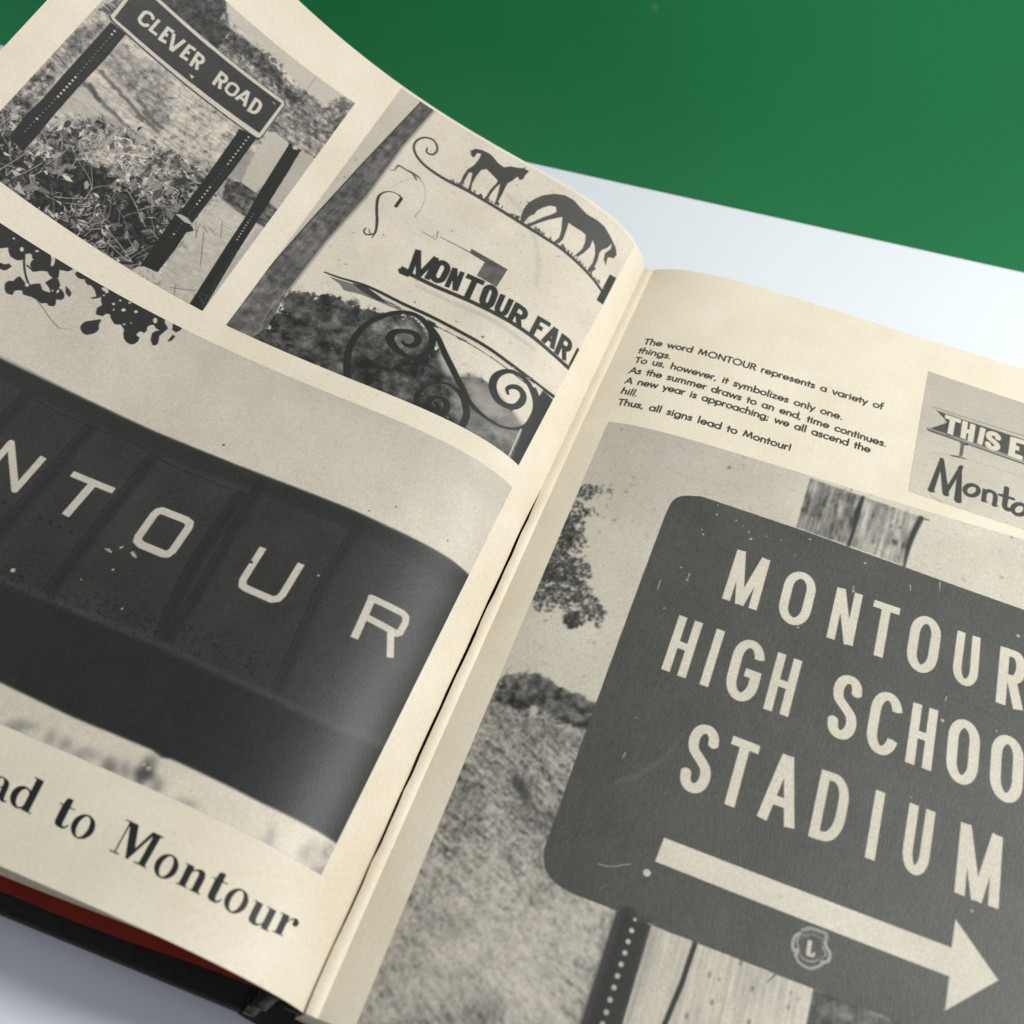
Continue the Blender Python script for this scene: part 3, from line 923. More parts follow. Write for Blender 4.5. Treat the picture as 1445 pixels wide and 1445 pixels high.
# fascia below the panels
sill = np.concatenate([N1([(-700, 760), (-300, 920)]), smooth(N1([(0, 1045), (270, 1155), (560, 1275), (860, 1395)])), N2([(150, 1110), (420, 1235), (640, 1340), (900, 1440)])])
fas = P.c(np.concatenate([sill, C5([(1450, 780), (1310, 652), (1060, 525), (620, 312), (300, 180), (0, 36), (-600, -230)])]))
Mf = blur(P.mask(fas), 2)
P.textured(Mf * M, .165 + .035 * (fbm(X / 25, Y / 25, 73, 3) - .5) + .02 * (fbm(X / 3, Y / 3, 74, 2) - .5))
P.stroke(P.c(sill) + np.array([0, -3.]), 9, .29, .75, soft=4)
rs = np.random.RandomState(8)
for k in range(210):
    t = rs.rand()
    b = np.array([-250 + 1700 * t, 990 + 690 * t * .92 + 0]) - np.array([0, rs.uniform(20, 190)])
    p = P.c(N1([b]))[0]
    if 0 < p[0] < P.w:
        P.dot(p, rs.uniform(.8, 2.2), .12, .6)
for x_, y_ in [(228, 692), (335, 738), (405, 770), (20, 600), (120, 1018), (285, 712)]:
    P.dot(P.c(N1([(x_, y_)]))[0], 2.4, .1, .7)
for x_, y_, r_ in [(615, 868, 2), (625, 878, 1.6), (600, 862, 1.2), (685, 855, 1.5), (692, 850, 1.2), (750, 885, 2.2), (762, 898, 2.4), (770, 908, 1.4), (75, 983, 3), (643, 980, 1.6), (695, 1200, 1.3), (460, 1035, 1)]:
    P.dot(P.c(N1([(x_ + rs.uniform(-3, 3), y_)]))[0], r_, .82, .95)
P.dot(P.c(N2([(540, 550)]))[0], 1.6, .7)
# letters
LT_ = .87
for K, pl, w_ in [(N1, [(-75, 420), (62, 262), (86, 526), (248, 342)], 34), (N1, [(408, 436), (645, 533)], 34), (N1, [(527, 492), (370, 673)], 40)]:
    P.stroke(P.c(K(pl)), w_ * .27, LT_, butt=True)
P.stroke(P.c(N1([(893, 650), (918, 645), (1052, 697), (1075, 716), (1068, 742), (978, 872), (950, 892), (925, 890), (800, 838), (778, 815), (786, 790), (873, 668)])), [10.5] * 3, LT_, closed=True)
P.stroke(P.c(N2([(258, 408), (155, 572), (152, 600), (170, 615), (300, 672), (335, 668), (358, 645), (452, 490)])), 9.6, LT_, butt=True)
P.stroke(P.c(N2([(722, 870), (812, 668)])), 10, LT_, butt=True)
P.stroke(P.c(N2([(808, 664), (968, 742), (986, 762), (982, 792), (955, 840), (935, 845)])), 9.2, LT_ - .03, butt=False)
P.stroke(P.c(N2([(935, 845), (795, 768)])), 9, LT_ - .04)
P.stroke(P.c(N2([(908, 828), (905, 968)])), 9.5, LT_, butt=True)
P.dot(P.c(N2([(198, 482)]))[0], 2, .15)
# leaves hanging in at the top left
leafT = .20
LA = [(0, 20), (0, 112), (50, 122), (95, 112), (250, 208), (400, 312), (552, 420), (543, 445), (562, 470), (540, 490), (510, 500), (480, 492), (450, 488), (447, 520), (440, 548), (405, 552), (375, 530), (358, 500), (310, 494),
      (262, 502), (240, 480), (228, 455), (205, 450), (188, 400), (165, 412), (130, 416), (100, 400), (78, 385), (64, 350), (62, 318), (0, 325), (-420, 300), (-420, -240), (-60, 20)]
P.fill(P.c(L8(LA)), leafT)
P.fill(P.c(L8([(40, 62), (95, 100), (250, 208), (240, 190), (110, 95)])), leafT)
for h in [(105, 250, 9, 8), (165, 332, 15, 18), (280, 345, 14, 9)]:
    P.fill(P.c(L8(P.ell(*h, 12))), .88)
P.fill(P.c(L8([(405, 340), (418, 350), (412, 385), (418, 410), (408, 445), (395, 462), (383, 455), (390, 410), (382, 370)])), .88)
P.fill(P.c(L8([(190, 370), (225, 362), (243, 375), (240, 398), (255, 405), (235, 425), (222, 458), (200, 450), (188, 420)])), .88)
P.fill(P.c(L8([(0, 432), (35, 445), (70, 440), (90, 460), (55, 485), (30, 492), (0, 480), (-40, 460)])), leafT)
P.stroke(P.c(smooth(L8([(183, 380), (182, 440), (190, 510), (205, 565), (222, 605)]))), 3, leafT)
P.stroke(P.c(smooth(L8([(205, 455), (235, 480), (250, 495)]))), 2.5, leafT)
LB_ = [(42, 582), (70, 568), (100, 572), (125, 545), (150, 533), (172, 560), (190, 585), (218, 602), (260, 592), (305, 590), (315, 620), (322, 640), (345, 648), (380, 660), (372, 625), (340, 582), (375, 560), (400, 545), (440, 552),
       (450, 580), (455, 605), (445, 625), (470, 640), (488, 672), (485, 700), (460, 716), (425, 708), (420, 750), (405, 763), (365, 758), (355, 738), (310, 740), (280, 715), (240, 692), (200, 682), (172, 672), (168, 645), (140, 640), (108, 646),
       (98, 676), (70, 672), (48, 662), (36, 640), (34, 605)]
P.fill(P.c(L8(LB_)), leafT + .01)
P.fill(P.c(L8(P.ell(204, 600, 15, 15, 14))), .88)
P.fill(P.c(L8([(430, 640), (452, 640), (440, 660), (425, 665)])), .88); P.fill(P.c(L8(P.ell(397, 644, 8, 6, 10))), .88)
P.fill(P.c(L8([(497, 608), (520, 630), (540, 658), (535, 680), (522, 692), (505, 675), (494, 655)])), leafT + .03)
P.stroke(P.c(smooth(L8([(270, 705), (300, 745), (335, 790), (385, 862), (440, 922)]))), 1.3, .4, .8)
P.stroke(P.c(smooth(L8([(440, 922), (480, 930), (540, 938)]))), 1.0, .55, .6)
LC = [(565, 515), (600, 486), (638, 480), (700, 515), (900, 640), (1080, 745), (1250, 848), (1244, 885), (1270, 928), (1235, 960), (1205, 985), (1195, 1040), (1175, 1058), (1150, 1055), (1137, 1015), (1148, 965), (1175, 948), (1205, 945),
      (1180, 930), (1160, 902), (1130, 905), (1112, 920), (1110, 945), (1088, 965), (1060, 950), (1032, 970), (1035, 985), (1055, 995), (1045, 1025), (1020, 1045), (990, 1052), (955, 1035), (935, 1005), (930, 965), (938, 940), (912, 900),
      (880, 900), (862, 895), (835, 850), (830, 822), (800, 818), (780, 836), (750, 832), (722, 822), (732, 775), (770, 752), (762, 720), (765, 692), (740, 700), (705, 706), (680, 698), (728, 688), (715, 640), (690, 606), (660, 600), (640, 572), (645, 560), (605, 556), (580, 540)]
P.fill(P.c(L8(LC)), leafT)
for h in [(858, 745, 12, 9), (908, 718, 8, 7), (980, 735, 11, 8), (858, 788, 7, 7), (933, 790, 17, 12), (1027, 803, 14, 11), (1172, 870, 16, 22), (938, 898, 9, 7), (990, 888, 6, 5), (785, 680, 8, 6)]:
    P.fill(P.c(L8(P.ell(*h, 12))), .88)
P.fill(P.c(L8([(765, 622), (795, 618), (815, 635), (822, 655), (800, 668), (795, 650), (778, 645)])), .88)
P.fill(P.c(smooth(L8([(762, 862), (748, 900), (744, 940), (705, 968), (650, 976), (618, 955), (607, 915), (640, 880), (690, 870)]), True)), leafT + .02)
P.fill(P.c(L8([(1308, 884), (1345, 900), (1378, 920), (1365, 942), (1330, 960), (1300, 940)])), leafT)
P.fill(P.c(L8([(1305, 975), (1325, 990), (1300, 1020), (1265, 1032), (1275, 1010)])), leafT + .05)
# misty trees along the bottom edge
for (x_, y_, rx, ry, t_, al) in [(80, 215, 70, 22, .62, .8), (205, 262, 18, 32, .62, .8), (265, 290, 26, 24, .6, .8), (345, 330, 60, 26, .66, .8), (445, 375, 34, 34, .5, .85), (510, 395, 22, 34, .52, .8), (590, 415, 44, 40, .30, .95), (600, 378, 24, 30, .38, .9),
                             (628, 352, 20, 16, .42, .8), (645, 455, 22, 28, .5, .8), (760, 535, 60, 18, .68, .8), (1105, 660, 13, 36, .62, .85), (1085, 690, 34, 14, .72, .7), (1270, 720, 40, 34, .74, .6), (1335, 735, 28, 40, .52, .7), (1300, 800, 44, 26, .6, .7), (1250, 745, 30, 30, .70, .7)]:
    pp = P.c(C5(P.ell(x_, y_, rx, ry, 20)))
    jit = 1 + .22 * np.random.RandomState(int(x_)).normal(0, 1, len(pp))[:, None]
    ctr = pp.mean(0)
    P.fill(ctr + (pp - ctr) * jit, t_, al, 4)
for x_, y_, r_ in [(608, 388, 2.6), (588, 372, 2), (1345, 730, 4), (1330, 700, 4), (1330, 770, 5), (1305, 770, 5), (1278, 745, 6)]:
    P.dot(P.c(C5([(x_, y_)]))[0], r_, .86, .8)
for x_, y_ in [(950, 988), (1264 * .75, 300)]:
    P.dot(P.c(C3([(950, 988)]))[0], 1.7, .35, .9)
for x_, y_ in [(798, 220), (1198, 372), (935, 200)]:
    P.dot(P.c(N2([(x_, y_)]))[0], 1.5, .4, .8)
P.finish('printed_photograph', 'photograph of dark building wall with spaced white letters', .03, parent=left_page, seed=12)

# ================================================================= photograph 4: farm gate
q = corners('L', [(576, 112), (894, 341), (729, 654), (319, 459)])
tl, tr, br, bl = q
tl = np.array([tl[0], .0012]); tr = np.array([tr[0] - .0011, .0012]); br = br - np.array([.0009, 0])
P = Print('L', [tl, tr, br, bl], .0002, .905)
F1 = Crop(310, 130, .22837); F2 = Crop(560, 160, .24221); F3 = Crop(430, 360, .26990)
X, Y = P.X, P.Y
P.A = .925 + .03 * (fbm(X / 70, Y / 70, 15) - .5) * 2
P.fill(P.c(F1([(1100, -120), (1320, 20), (1250, 60), (880, 450), (560, 800), (240, 1160), (20, 1445), (-20, 1400)])), .845)
P.stroke(P.c(smooth(F2([(640, 470), (740, 590), (800, 720), (825, 850), (812, 1000)]))), 6, .80, .6, soft=4)
# tree mass behind
trees = P.c(np.concatenate([F1([(300, 1445), (420, 1250)]), F1([(430, 1240), (500, 1210), (560, 1255), (590, 1280), (640, 1262), (700, 1250), (760, 1275), (800, 1290)]),
                            F3([(290, 265), (380, 290), (440, 300), (520, 310), (600, 335), (650, 420), (700, 490), (760, 560), (795, 640)]), F3([(820, 640), (860, 625), (905, 640), (960, 690), (1010, 760), (1130, 900), (1300, 1000), (1200, 1300), (600, 1100), (-200, 700), (-400, 500)])]))
M = P.mask(trees)
e = fbm(X / 10, Y / 10, 81, 5, .72)
M = np.clip((blur(M, 9) - .5) * 4 + .5 - (e - .5) * 5.5, 0, 1)
tb = fbm(X / 12, Y / 12, 82, 5, .66); tb2 = fbm(X / 45, Y / 45, 83, 3)
P.textured(M, np.clip(.28 + .55 * (tb - .5) + .5 * (tb2 - .5), .13, .62))
lt = P.mask(P.c(F3([(330, 370), (420, 330), (560, 330), (640, 420), (620, 520), (500, 540), (430, 470), (360, 440)])))
P.textured(blur(lt, 10) * .65, np.clip(.62 + .7 * (tb - .5), .25, .85))
lt = P.mask(P.c(F3([(690, 520), (740, 480), (790, 600), (780, 650), (720, 610)])))
P.textured(blur(lt, 4) * .8, .84)
hl = P.mask(P.c(F3([(800, 640), (870, 622), (960, 690), (1060, 800), (1150, 900), (1080, 1090), (980, 1020), (850, 940), (780, 880)])))
P.textured(blur(hl, 5), np.clip(.47 + .35 * (tb - .5) + .25 * (tb2 - .5), .25, .7))
hs = P.mask(P.c(F3([(860, 640), (1000, 720), (1060, 830), (980, 860), (880, 790)])))
P.textured(blur(hs, 8) * .9, .66 + .15 * (tb - .5))
# utility pole
pole = P.c(F1([(1290, -10), (1250, 55), (880, 445), (560, 795), (240, 1162), (42, 1436), (150, 1560), (300, 1445), (430, 1210), (650, 925), (900, 645), (1130, 330), (1345, 85), (1420, 0)]))
M = P.mask(pole)
up = P.c(F1([(240, 1162), (880, 445)])); pd = up[1] - up[0]; pd /= np.linalg.norm(pd)
pl_ = X * pd[0] + Y * pd[1]; pc_ = -X * pd[1] + Y * pd[0]
pt = fbm(X / 13, Y / 13, 91, 4, .6); pt2 = grainy(pl_ / 60, pc_ / 4, 92, 3)
P.textured(M, np.clip(.43 + .42 * (pt - .5) + .12 * (pt2 - .5), .2, .68))
P.stroke(P.c(F1([(1250, 55), (880, 445), (560, 795), (240, 1162), (42, 1436)])), 2.2, .17, .9)
P.stroke(P.c(F1([(1345, 85), (1130, 330), (900, 645), (650, 925), (430, 1210)])), 7, .36, .55, soft=3)
P.stroke(P.c(F1([(430, 1215), (330, 1310), (250, 1445)])), 2, .62, .6)
# ornaments on the left
P.stroke(P.c(smooth(F1([(905, 840), (890, 858), (905, 880), (940, 880), (962, 865), (972, 800), (970, 720), (978, 655), (1005, 625), (1050, 615), (1100, 632), (1125, 658)]))), [2, 3, 3, 3, 4, 5, 5, 5, 3.5, 2, 2, 4], .24)
P.stroke(P.c(F1([(1125, 655), (1085, 712)])), 6, .2, butt=True)
P.stroke(P.c(F1([(925, 848), (925, 870), (955, 885), (940, 900)])), 2, .3, .9)
P.stroke(P.c(smooth(F1([(1050, 480), (1080, 482), (1105, 455), (1150, 480), (1190, 500), (1235, 530)]))), [1, 2, 4, 3, 5, 3], .38, .95)
P.stroke(P.c(F1([(1190, 500), (1215, 540)])), 4, .42, .9)
P.stroke(P.c(smooth(F1([(1230, 530), (1262, 575), (1270, 640), (1250, 710), (1205, 772)]))), [2, 1.4, .8, 1, 2], .55, .8)
P.stroke(P.c(smooth(F1([(1190, 535), (1110, 560), (1060, 590)]))), 1, .7, .8)
P.stroke(P.c(F2([(150, 690), (228, 737)])), 1.6, .4, .9); P.stroke(P.c(F2([(237, 690), (232, 725)])), 2, .4, .9); P.stroke(P.c(F2([(255, 722), (430, 812)])), [1.4, 2.4], .36, .95)
# spiral and arch with grass tufts
P.stroke(P.c(smooth(F2([(178, 203), (172, 222), (190, 238), (215, 238), (235, 215), (230, 180), (205, 152), (165, 142), (125, 153), (100, 185), (108, 235), (150, 292), (220, 347), (300, 395), (400, 445), (500, 502), (600, 562), (720, 637), (850, 718), (950, 783), (1050, 868), (1140, 962), (1200, 1045)]))),
         [3, 4, 4, 4, 4, 4, 5, 6, 7, 7.5, 7.5, 7.5, 7.5, 7], .30)
rs = np.random.RandomState(3)
for a_, b_ in [((300, 385), (420, 445)), ((440, 455), (640, 565)), ((660, 590), (720, 620)), ((800, 670), (900, 735)), ((940, 760), (1050, 850)), ((1060, 860), (1180, 990))]:
    for k in range(12):
        t = rs.rand(); p = np.array(a_) * (1 - t) + np.array(b_) * t
        P.stroke(P.c(F2([p, p + [rs.uniform(-5, 9), -rs.uniform(6, 16)]])), [3, 1.5], .32, .9)
P.fill(P.c(F2([(1240, 938), (1278, 960), (1200, 1116), (1162, 1088)])), .25)
P.dot(P.c(F2([(1205, 1020)]))[0], 1.5, .6)
FOAL = [(445, 258), (430, 243), (431, 218), (458, 206), (500, 215), (538, 234), (560, 252), (590, 290), (625, 315), (660, 309), (710, 318), (738, 320), (745, 310), (750, 328), (772, 336), (745, 365), (735, 385), (715, 390), (705, 370), (690, 378), (675, 392), (645, 408), (628, 440), (612, 475), (590, 515), (600, 530), (575, 535),
        (573, 520), (590, 462), (602, 410), (575, 435), (548, 470), (530, 500), (545, 505), (515, 508), (517, 492), (540, 450), (578, 410), (588, 392), (552, 355), (522, 325), (490, 332), (462, 368), (440, 408), (432, 445), (440, 460), (415, 448), (418, 435), (430, 395), (440, 348), (420, 345), (402, 378), (388, 405), (398, 415), (370, 408), (385, 365), (410, 328), (450, 302), (475, 272), (492, 238), (468, 232), (455, 252)]
MARE = [(718, 640), (722, 600), (735, 565), (752, 538), (765, 525), (752, 512), (772, 518), (800, 500), (850, 478), (920, 469), (980, 478), (1030, 505), (1070, 550), (1110, 590), (1170, 625), (1210, 660), (1245, 720), (1275, 785), (1280, 825), (1262, 845), (1230, 838), (1222, 860), (1217, 888), (1204, 852), (1212, 815), (1245, 790), (1252, 758), (1225, 785), (1195, 795), (1178, 815),
        (1170, 855), (1150, 895), (1160, 905), (1128, 930), (1108, 915), (1140, 870), (1155, 820), (1152, 770), (1140, 738), (1125, 780), (1090, 812), (1052, 838), (1040, 826), (1080, 790), (1096, 750), (1100, 710), (1080, 690), (1030, 660), (1000, 638), (988, 680), (968, 735), (940, 760), (912, 750), (945, 725), (958, 680), (964, 604), (930, 611), (880, 622), (825, 640), (770, 662), (750, 648), (800, 630), (850, 606), (900, 590), (930, 575), (925, 545), (890, 538),
        (850, 550), (815, 568), (802, 588), (775, 598), (752, 620), (735, 645)]
P.fill(P.c(F2(FOAL)), .31)
P.fill(P.c(F2(MARE)), .34)
# gate letters
P.fill(P.c(F2([(435, 790), (645, 910), (580, 1012), (465, 945), (512, 868), (425, 815)])), .43)
P.fill(P.c(F2([(435, 790), (645, 910), (632, 928), (425, 815)])), .34)
M = P.mask(P.c(F2([(435, 790), (645, 910), (580, 1012), (465, 945), (512, 868), (425, 815)])))
P.textured(M * .5, np.clip(.40 + .4 * (tb - .5), .2, .6))
P.stroke(P.c(smooth(F3([(500, 80), (560, 105), (680, 163), (820, 222), (900, 258), (1000, 308), (1100, 365), (1200, 435), (1300, 520), (1396, 606)]))), 8.5, .24)
P.fill(P.c(F3([(507, 57), (562, 85), (540, 116), (491, 95)])), .2)
P.stroke(P.c(smooth(F3([(600, 145), (800, 240), (1000, 330), (1200, 470)]))) + np.array([2, 8.]), 7, .74, .5, soft=4)
for ch, qd in [('M', [(549, 92), (640, 128), (590, -28), (692, 14)]), ('O', [(645, 128), (715, 160), (699, 12), (772, 52)]), ('N', [(733, 165), (795, 190), (778, 64), (832, 92)]), ('T', [(808, 212), (885, 240), (856, 98), (938, 135)]),
               ('O', [(906, 260), (972, 292), (950, 140), (1018, 178)]), ('U', [(985, 300), (1045, 332), (1028, 202), (1090, 236)]), ('R', [(1058, 345), (1128, 388), (1108, 246), (1172, 290)]),
               ('F', [(1176, 410), (1232, 446), (1222, 318), (1286, 356)]), ('A', [(1236, 450), (1298, 495), (1284, 365), (1344, 402)]), ('R', [(1306, 512), (1362, 556), (1348, 410), (1404, 455)]), ('I', [(1372, 573), (1402, 596), (1418, 481), (1448, 504)])]:
    qd = np.array(qd, float)
    e_ = (qd[1] - qd[0] + qd[3] - qd[2]) * (.035 if ch not in 'IM' else 0 if ch == 'I' else .06)
    P.letter(ch, F3(qd + np.array([-e_, e_, -e_, e_])), .175 if ch == 'M' else .19 if ch == 'N' else .21, .20)
# bracket rail
P.fill(P.c(F3([(125, 112), (250, 150), (480, 262), (520, 300), (370, 237), (290, 205), (205, 185), (180, 150)])), .5)
P.fill(P.c(F3([(245, 145), (320, 165), (420, 235), (470, 262), (380, 238), (300, 190)])), .25)
P.stroke(P.c(smooth(F3([(105, 90), (180, 118), (330, 165), (520, 258), (660, 322), (800, 395), (950, 480), (1100, 588), (1320, 755)]))), [3, 4, 6, 7, 7, 7, 7, 7], .20)
P.stroke(P.c(smooth(F3([(360, 190), (520, 275), (660, 340), (800, 412), (950, 498), (1095, 602), (1310, 768)]))), 2.6, .86)
P.stroke(P.c(smooth(F3([(380, 215), (500, 278), (640, 348), (790, 425), (940, 512), (1080, 612), (1290, 780)]))), 2.2, .3)
for k in range(9):
    a_ = np.array([400 + 85 * k, 222 + 42 * k + (k > 5) * 14 * (k - 5)])
    P.stroke(P.c(F3([a_, a_ + [55, 40], a_ + [100, 45]])), 1.5, .82, .9)
P.fill(P.c(F3([(640, 335), (680, 355), (700, 385), (660, 370)])), .2); P.fill(P.c(F3([(790, 420), (850, 450), (840, 455), (800, 440)])), .4)
for x_, y_, r_ in [(575, 246, 1.7), (930, 428, 2.2), (120, 660, 1.4), (790, 345, 1)]:
    P.dot(P.c(F3([(x_, y_)]))[0], r_, .3, .9)
# iron scrolls
SC = .17
P.stroke(P.c(smooth(F3([(225, 650), (222, 560), (245, 460), (320, 365), (430, 312), (520, 300), (590, 320), (645, 370), (668, 430), (655, 490), (610, 528), (555, 535), (500, 510), (460, 470), (445, 435), (465, 405), (510, 398), (560, 405), (590, 430), (585, 462), (555, 475), (525, 468), (510, 452)]))),
         [12, 12, 11, 10, 9, 8, 9, 12, 13, 11, 9, 8, 10, 14, 15, 12, 9, 10, 12, 12, 9, 7, 5], SC)
P.stroke(P.c(smooth(F3([(655, 370), (695, 430), (730, 510), (770, 590), (820, 690), (870, 780), (940, 845), (1020, 893), (1090, 908), (1150, 895), (1195, 835), (1205, 770), (1180, 690), (1140, 640), (1085, 610), (1035, 612), (995, 640), (982, 690), (1005, 750), (1050, 785), (1100, 792), (1135, 765), (1142, 730), (1120, 698), (1085, 688), (1058, 700), (1062, 725)]))),
         [8, 10, 11, 11, 11, 9, 6, 5, 5, 7, 10, 11, 10, 8, 8, 10, 13, 14, 13, 11, 11, 13, 12, 11, 9, 7, 5], SC)
P.stroke(P.c(smooth(F3([(815, 905), (845, 840), (835, 770), (805, 715), (755, 678), (695, 668), (630, 688), (588, 735), (592, 790), (640, 830), (690, 838), (735, 815), (742, 775), (715, 750), (670, 745), (645, 765), (665, 785)]))),
         [12, 12, 11, 8, 5, 4, 5, 9, 10, 9, 8, 11, 11, 8, 7, 7, 5], .17)
P.stroke(P.c(smooth(F3([(700, 755), (670, 768), (680, 795)]))), 2, .5, .7)
# gate post on the right
P.fill(P.c(F3([(1195, 690), (1240, 705), (1312, 772), (1240, 920), (1120, 1120), (1070, 1100), (1140, 905), (1205, 790)])), .20)
P.stroke(P.c(F3([(1310, 775), (1235, 925), (1150, 1080)])), 10, .5, .5, soft=5)
P.stroke(P.c(F3([(1130, 910), (1062, 1065)])), 2.4, .84)
P.fill(P.c(F3([(1198, 668), (1246, 705), (1226, 738)])), .88)
P.finish('printed_photograph', 'photograph of iron farm gate with horse silhouettes', .028, parent=left_page, seed=21)

# ================================================================= photograph 5: road sign in the weeds
q = corners('L', [(501, 146), (286, 439), (0, 256), (146, 0), (317, 0), (11, 144)])
tr, br, bm, lm, tm, lm2 = q
ax = (tr - tm) / np.linalg.norm(tr - tm)
wtop = tm[0] - tr[0]
uL = (lm[0] + lm2[0]) / 2
tl = np.array([lm[0] - (lm2[0] - lm[0]) * .15, tr[1] + (tm[1] - tr[1]) / (tm[0] - tr[0]) * (uL - tr[0])])
bl = np.array([lm2[0], br[1] + (bm[1] - br[1]) / (bm[0] - br[0]) * (lm2[0] - br[0])])
P = Print('L', [tl, tr, br, bl], .00019, .80)
J1 = Crop(0, 0, .17993); J2 = Crop(150, 0, .17993); J3 = Crop(0, 180, .17993); J4 = Crop(170, 140, .23529); C1 = Crop(0, 0, .35986)
X, Y = P.X, P.Y
dv = P.c(J2([(100, 200), (1200, 1045)])); dd = dv[1] - dv[0]; dd /= np.linalg.norm(dd)
gl_ = X * dd[0] + Y * dd[1]; gc_ = -X * dd[1] + Y * dd[0]
g1 = fbm(X / 7, Y / 7, 101, 4, .62); g2 = vnoise(gl_ / 26, gc_ / 3.4, 102) * .55 + fbm(X / 24, Y / 24, 108, 3) * .45; g3 = fbm(X / 50, Y / 50, 103, 3); g4 = grainy(gl_ / 10, gc_ / 3.2, 106, 3, .6)
P.A = np.clip(.81 + .38 * (g1 - .5) + .34 * (g2 - .5) + .14 * (g4 - .5) - .9 * np.clip(.36 - g1, 0, 1), .28, .93)
P.fill(P.c(C1([(880, 0), (905, 80), (1000, 160), (1110, 270), (1180, 340), (1300, 430), (1400, 420), (1500, 330), (1000, -200), (700, -200)])), .84)
# dark bank behind and below the sign on the left
bk = P.mask(P.c(J1([(850, 430), (980, 380), (1150, 520), (1330, 640), (1300, 760), (1330, 900), (1270, 1000), (1180, 940), (1080, 830), (940, 690), (820, 520)])))
P.textured(blur(bk, 9) * .6, np.clip(.50 + .5 * (g1 - .5) + .4 * (g4 - .5), .2, .8))
for a_, w_, t_ in [([(690, 600), (800, 700), (960, 860), (1130, 1030)], 6, .84), ([(780, 560), (900, 680), (1050, 850), (1240, 1040)], 7, .36), ([(620, 610), (760, 760), (930, 930), (1060, 1060)], 7, .38), ([(840, 560), (980, 720), (1140, 880)], 5, .82),
                   ([(1130, 880), (1260, 1000)], 7, .32), ([(700, 660), (780, 790)], 8, .28), ([(1090, 790), (1180, 900)], 7, .4)]:
    pa = P.c(smooth(J1(a_)))
    pa = pa + np.random.RandomState(len(a_) + w_).normal(0, 1.2, pa.shape)
    P.stroke(pa, w_, t_, .75, soft=2)
P.fill(P.c(J1([(610, 690), (650, 680), (860, 900), (1130, 1110), (1140, 1160), (1060, 1160), (900, 1040), (720, 930), (560, 880), (430, 900)])), .80, .8, 2)
P.textured(P.mask(P.c(J1([(610, 690), (650, 680), (860, 900), (1130, 1110), (1140, 1160), (1060, 1160), (900, 1040), (720, 930), (560, 880), (430, 900)]))) * .4, .8 + .3 * (g4 - .5))
bk = P.mask(P.c(J1([(760, 80), (900, 0), (1000, -60), (870, 170), (820, 100)])))
P.textured(bk, np.clip(.5 + .8 * (g4 - .5), .25, .85))
bk = P.mask(P.c(J1([(560, 290), (640, 200), (860, 170), (600, 460), (560, 440), (500, 340)])))
P.textured(blur(bk, 4) * .9, np.clip(.5 + .7 * (g1 - .5), .25, .8))
bk = P.mask(P.c(J1([(480, 330), (560, 440), (500, 580), (400, 430)])))
P.textured(blur(bk, 3) * .8, np.clip(.6 + .9 * (g4 - .5), .25, .88))
P.fill(P.c(J1([(430, 510), (500, 570), (420, 640), (330, 560)])), .74, .6, 2)
bk = P.mask(P.c(J1([(380, 480), (150, 720), (-80, 960), (100, 1000), (220, 900), (420, 650), (440, 560)])))
P.textured(blur(bk, 3), np.clip(.50 + 1.3 * (g1 - .5), .14, .86))
# trees and hillside at upper right
bk = P.mask(P.c(C1([(560, -60), (870, -40), (890, 60), (905, 110), (960, 150), (1010, 190), (1060, 245), (1110, 290), (1160, 350), (1190, 345), (1240, 400), (1300, 470), (1400, 420), (1400, 520), (1250, 640), (1050, 520), (1110, 400), (700, 80), (600, 0)])))
P.textured(bk, np.clip(.57 + .75 * (g1 - .5) + .4 * (g2 - .5), .2, .85))
bk = P.mask(P.c(C1([(640, -60), (880, -40), (885, 40), (860, 80), (905, 120), (850, 190), (720, 80), (620, 0)])))
P.textured(np.clip(blur(bk, 2) * 1.5 - (g1 > .58) * .4, 0, 1), np.clip(.22 + .5 * (g1 - .45), .1, .6))
bk = P.mask(P.c(C1([(905, 120), (960, 160), (1020, 200), (1110, 290), (1110, 340), (1170, 370), (1190, 400), (1150, 400), (1060, 320), (960, 230), (880, 170)])))
P.textured(np.clip(blur(bk, 2) * 1.3 - (g1 > .6) * .3, 0, 1), np.clip(.28 + .7 * (g1 - .45), .12, .6))
bk = P.mask(P.c(C1([(1020, 190), (1060, 210), (1110, 250), (1100, 290), (1050, 250)])))
P.textured(blur(bk, 2) * (g1 < .5), .45)
bk = P.mask(P.c(C1([(1240, 470), (1262, 430), (1300, 400), (1340, 380), (1395, 400), (1345, 500), (1310, 530), (1270, 510)])))
P.textured(np.clip(blur(bk, 3) * 1.4 - (fbm(X / 4, Y / 4, 107, 3) > .56) * .55, 0, 1), np.clip(.55 + 1.0 * (g1 - .5), .2, .85))
P.stroke(P.c(C1([(1190, 375), (1240, 300)])), 1.2, .55, .8)
# road, white board and houses at lower right
P.fill(P.c(C1([(860, 790), (900, 790), (1040, 890), (990, 980), (800, 1240), (620, 1130), (680, 980), (740, 880)])), .80)
M = P.mask(P.c(C1([(860, 790), (900, 790), (1040, 890), (990, 980), (800, 1240), (620, 1130), (680, 980), (740, 880)])))
P.textured(M * .75, np.clip(.80 + .22 * (g4 - .5) + .1 * (g3 - .5), .5, .9))
bk = P.mask(P.c(C1([(890, 700), (960, 720), (1095, 825), (1040, 895), (930, 830), (870, 780)])))
P.textured(blur(bk, 1), np.clip(.38 + .6 * (g1 - .5), .15, .65))
P.fill(P.c(C1([(960, 560), (1000, 600), (950, 710), (890, 700), (920, 620)])), .62, .8, 2)
P.fill(P.c(J4([(890, 195), (930, 200), (1005, 260), (1000, 330), (920, 430), (810, 560), (725, 500), (800, 340)])), .82)
P.fill(P.c(J4([(1085, 310), (1175, 360), (945, 660), (895, 620)])), .77)
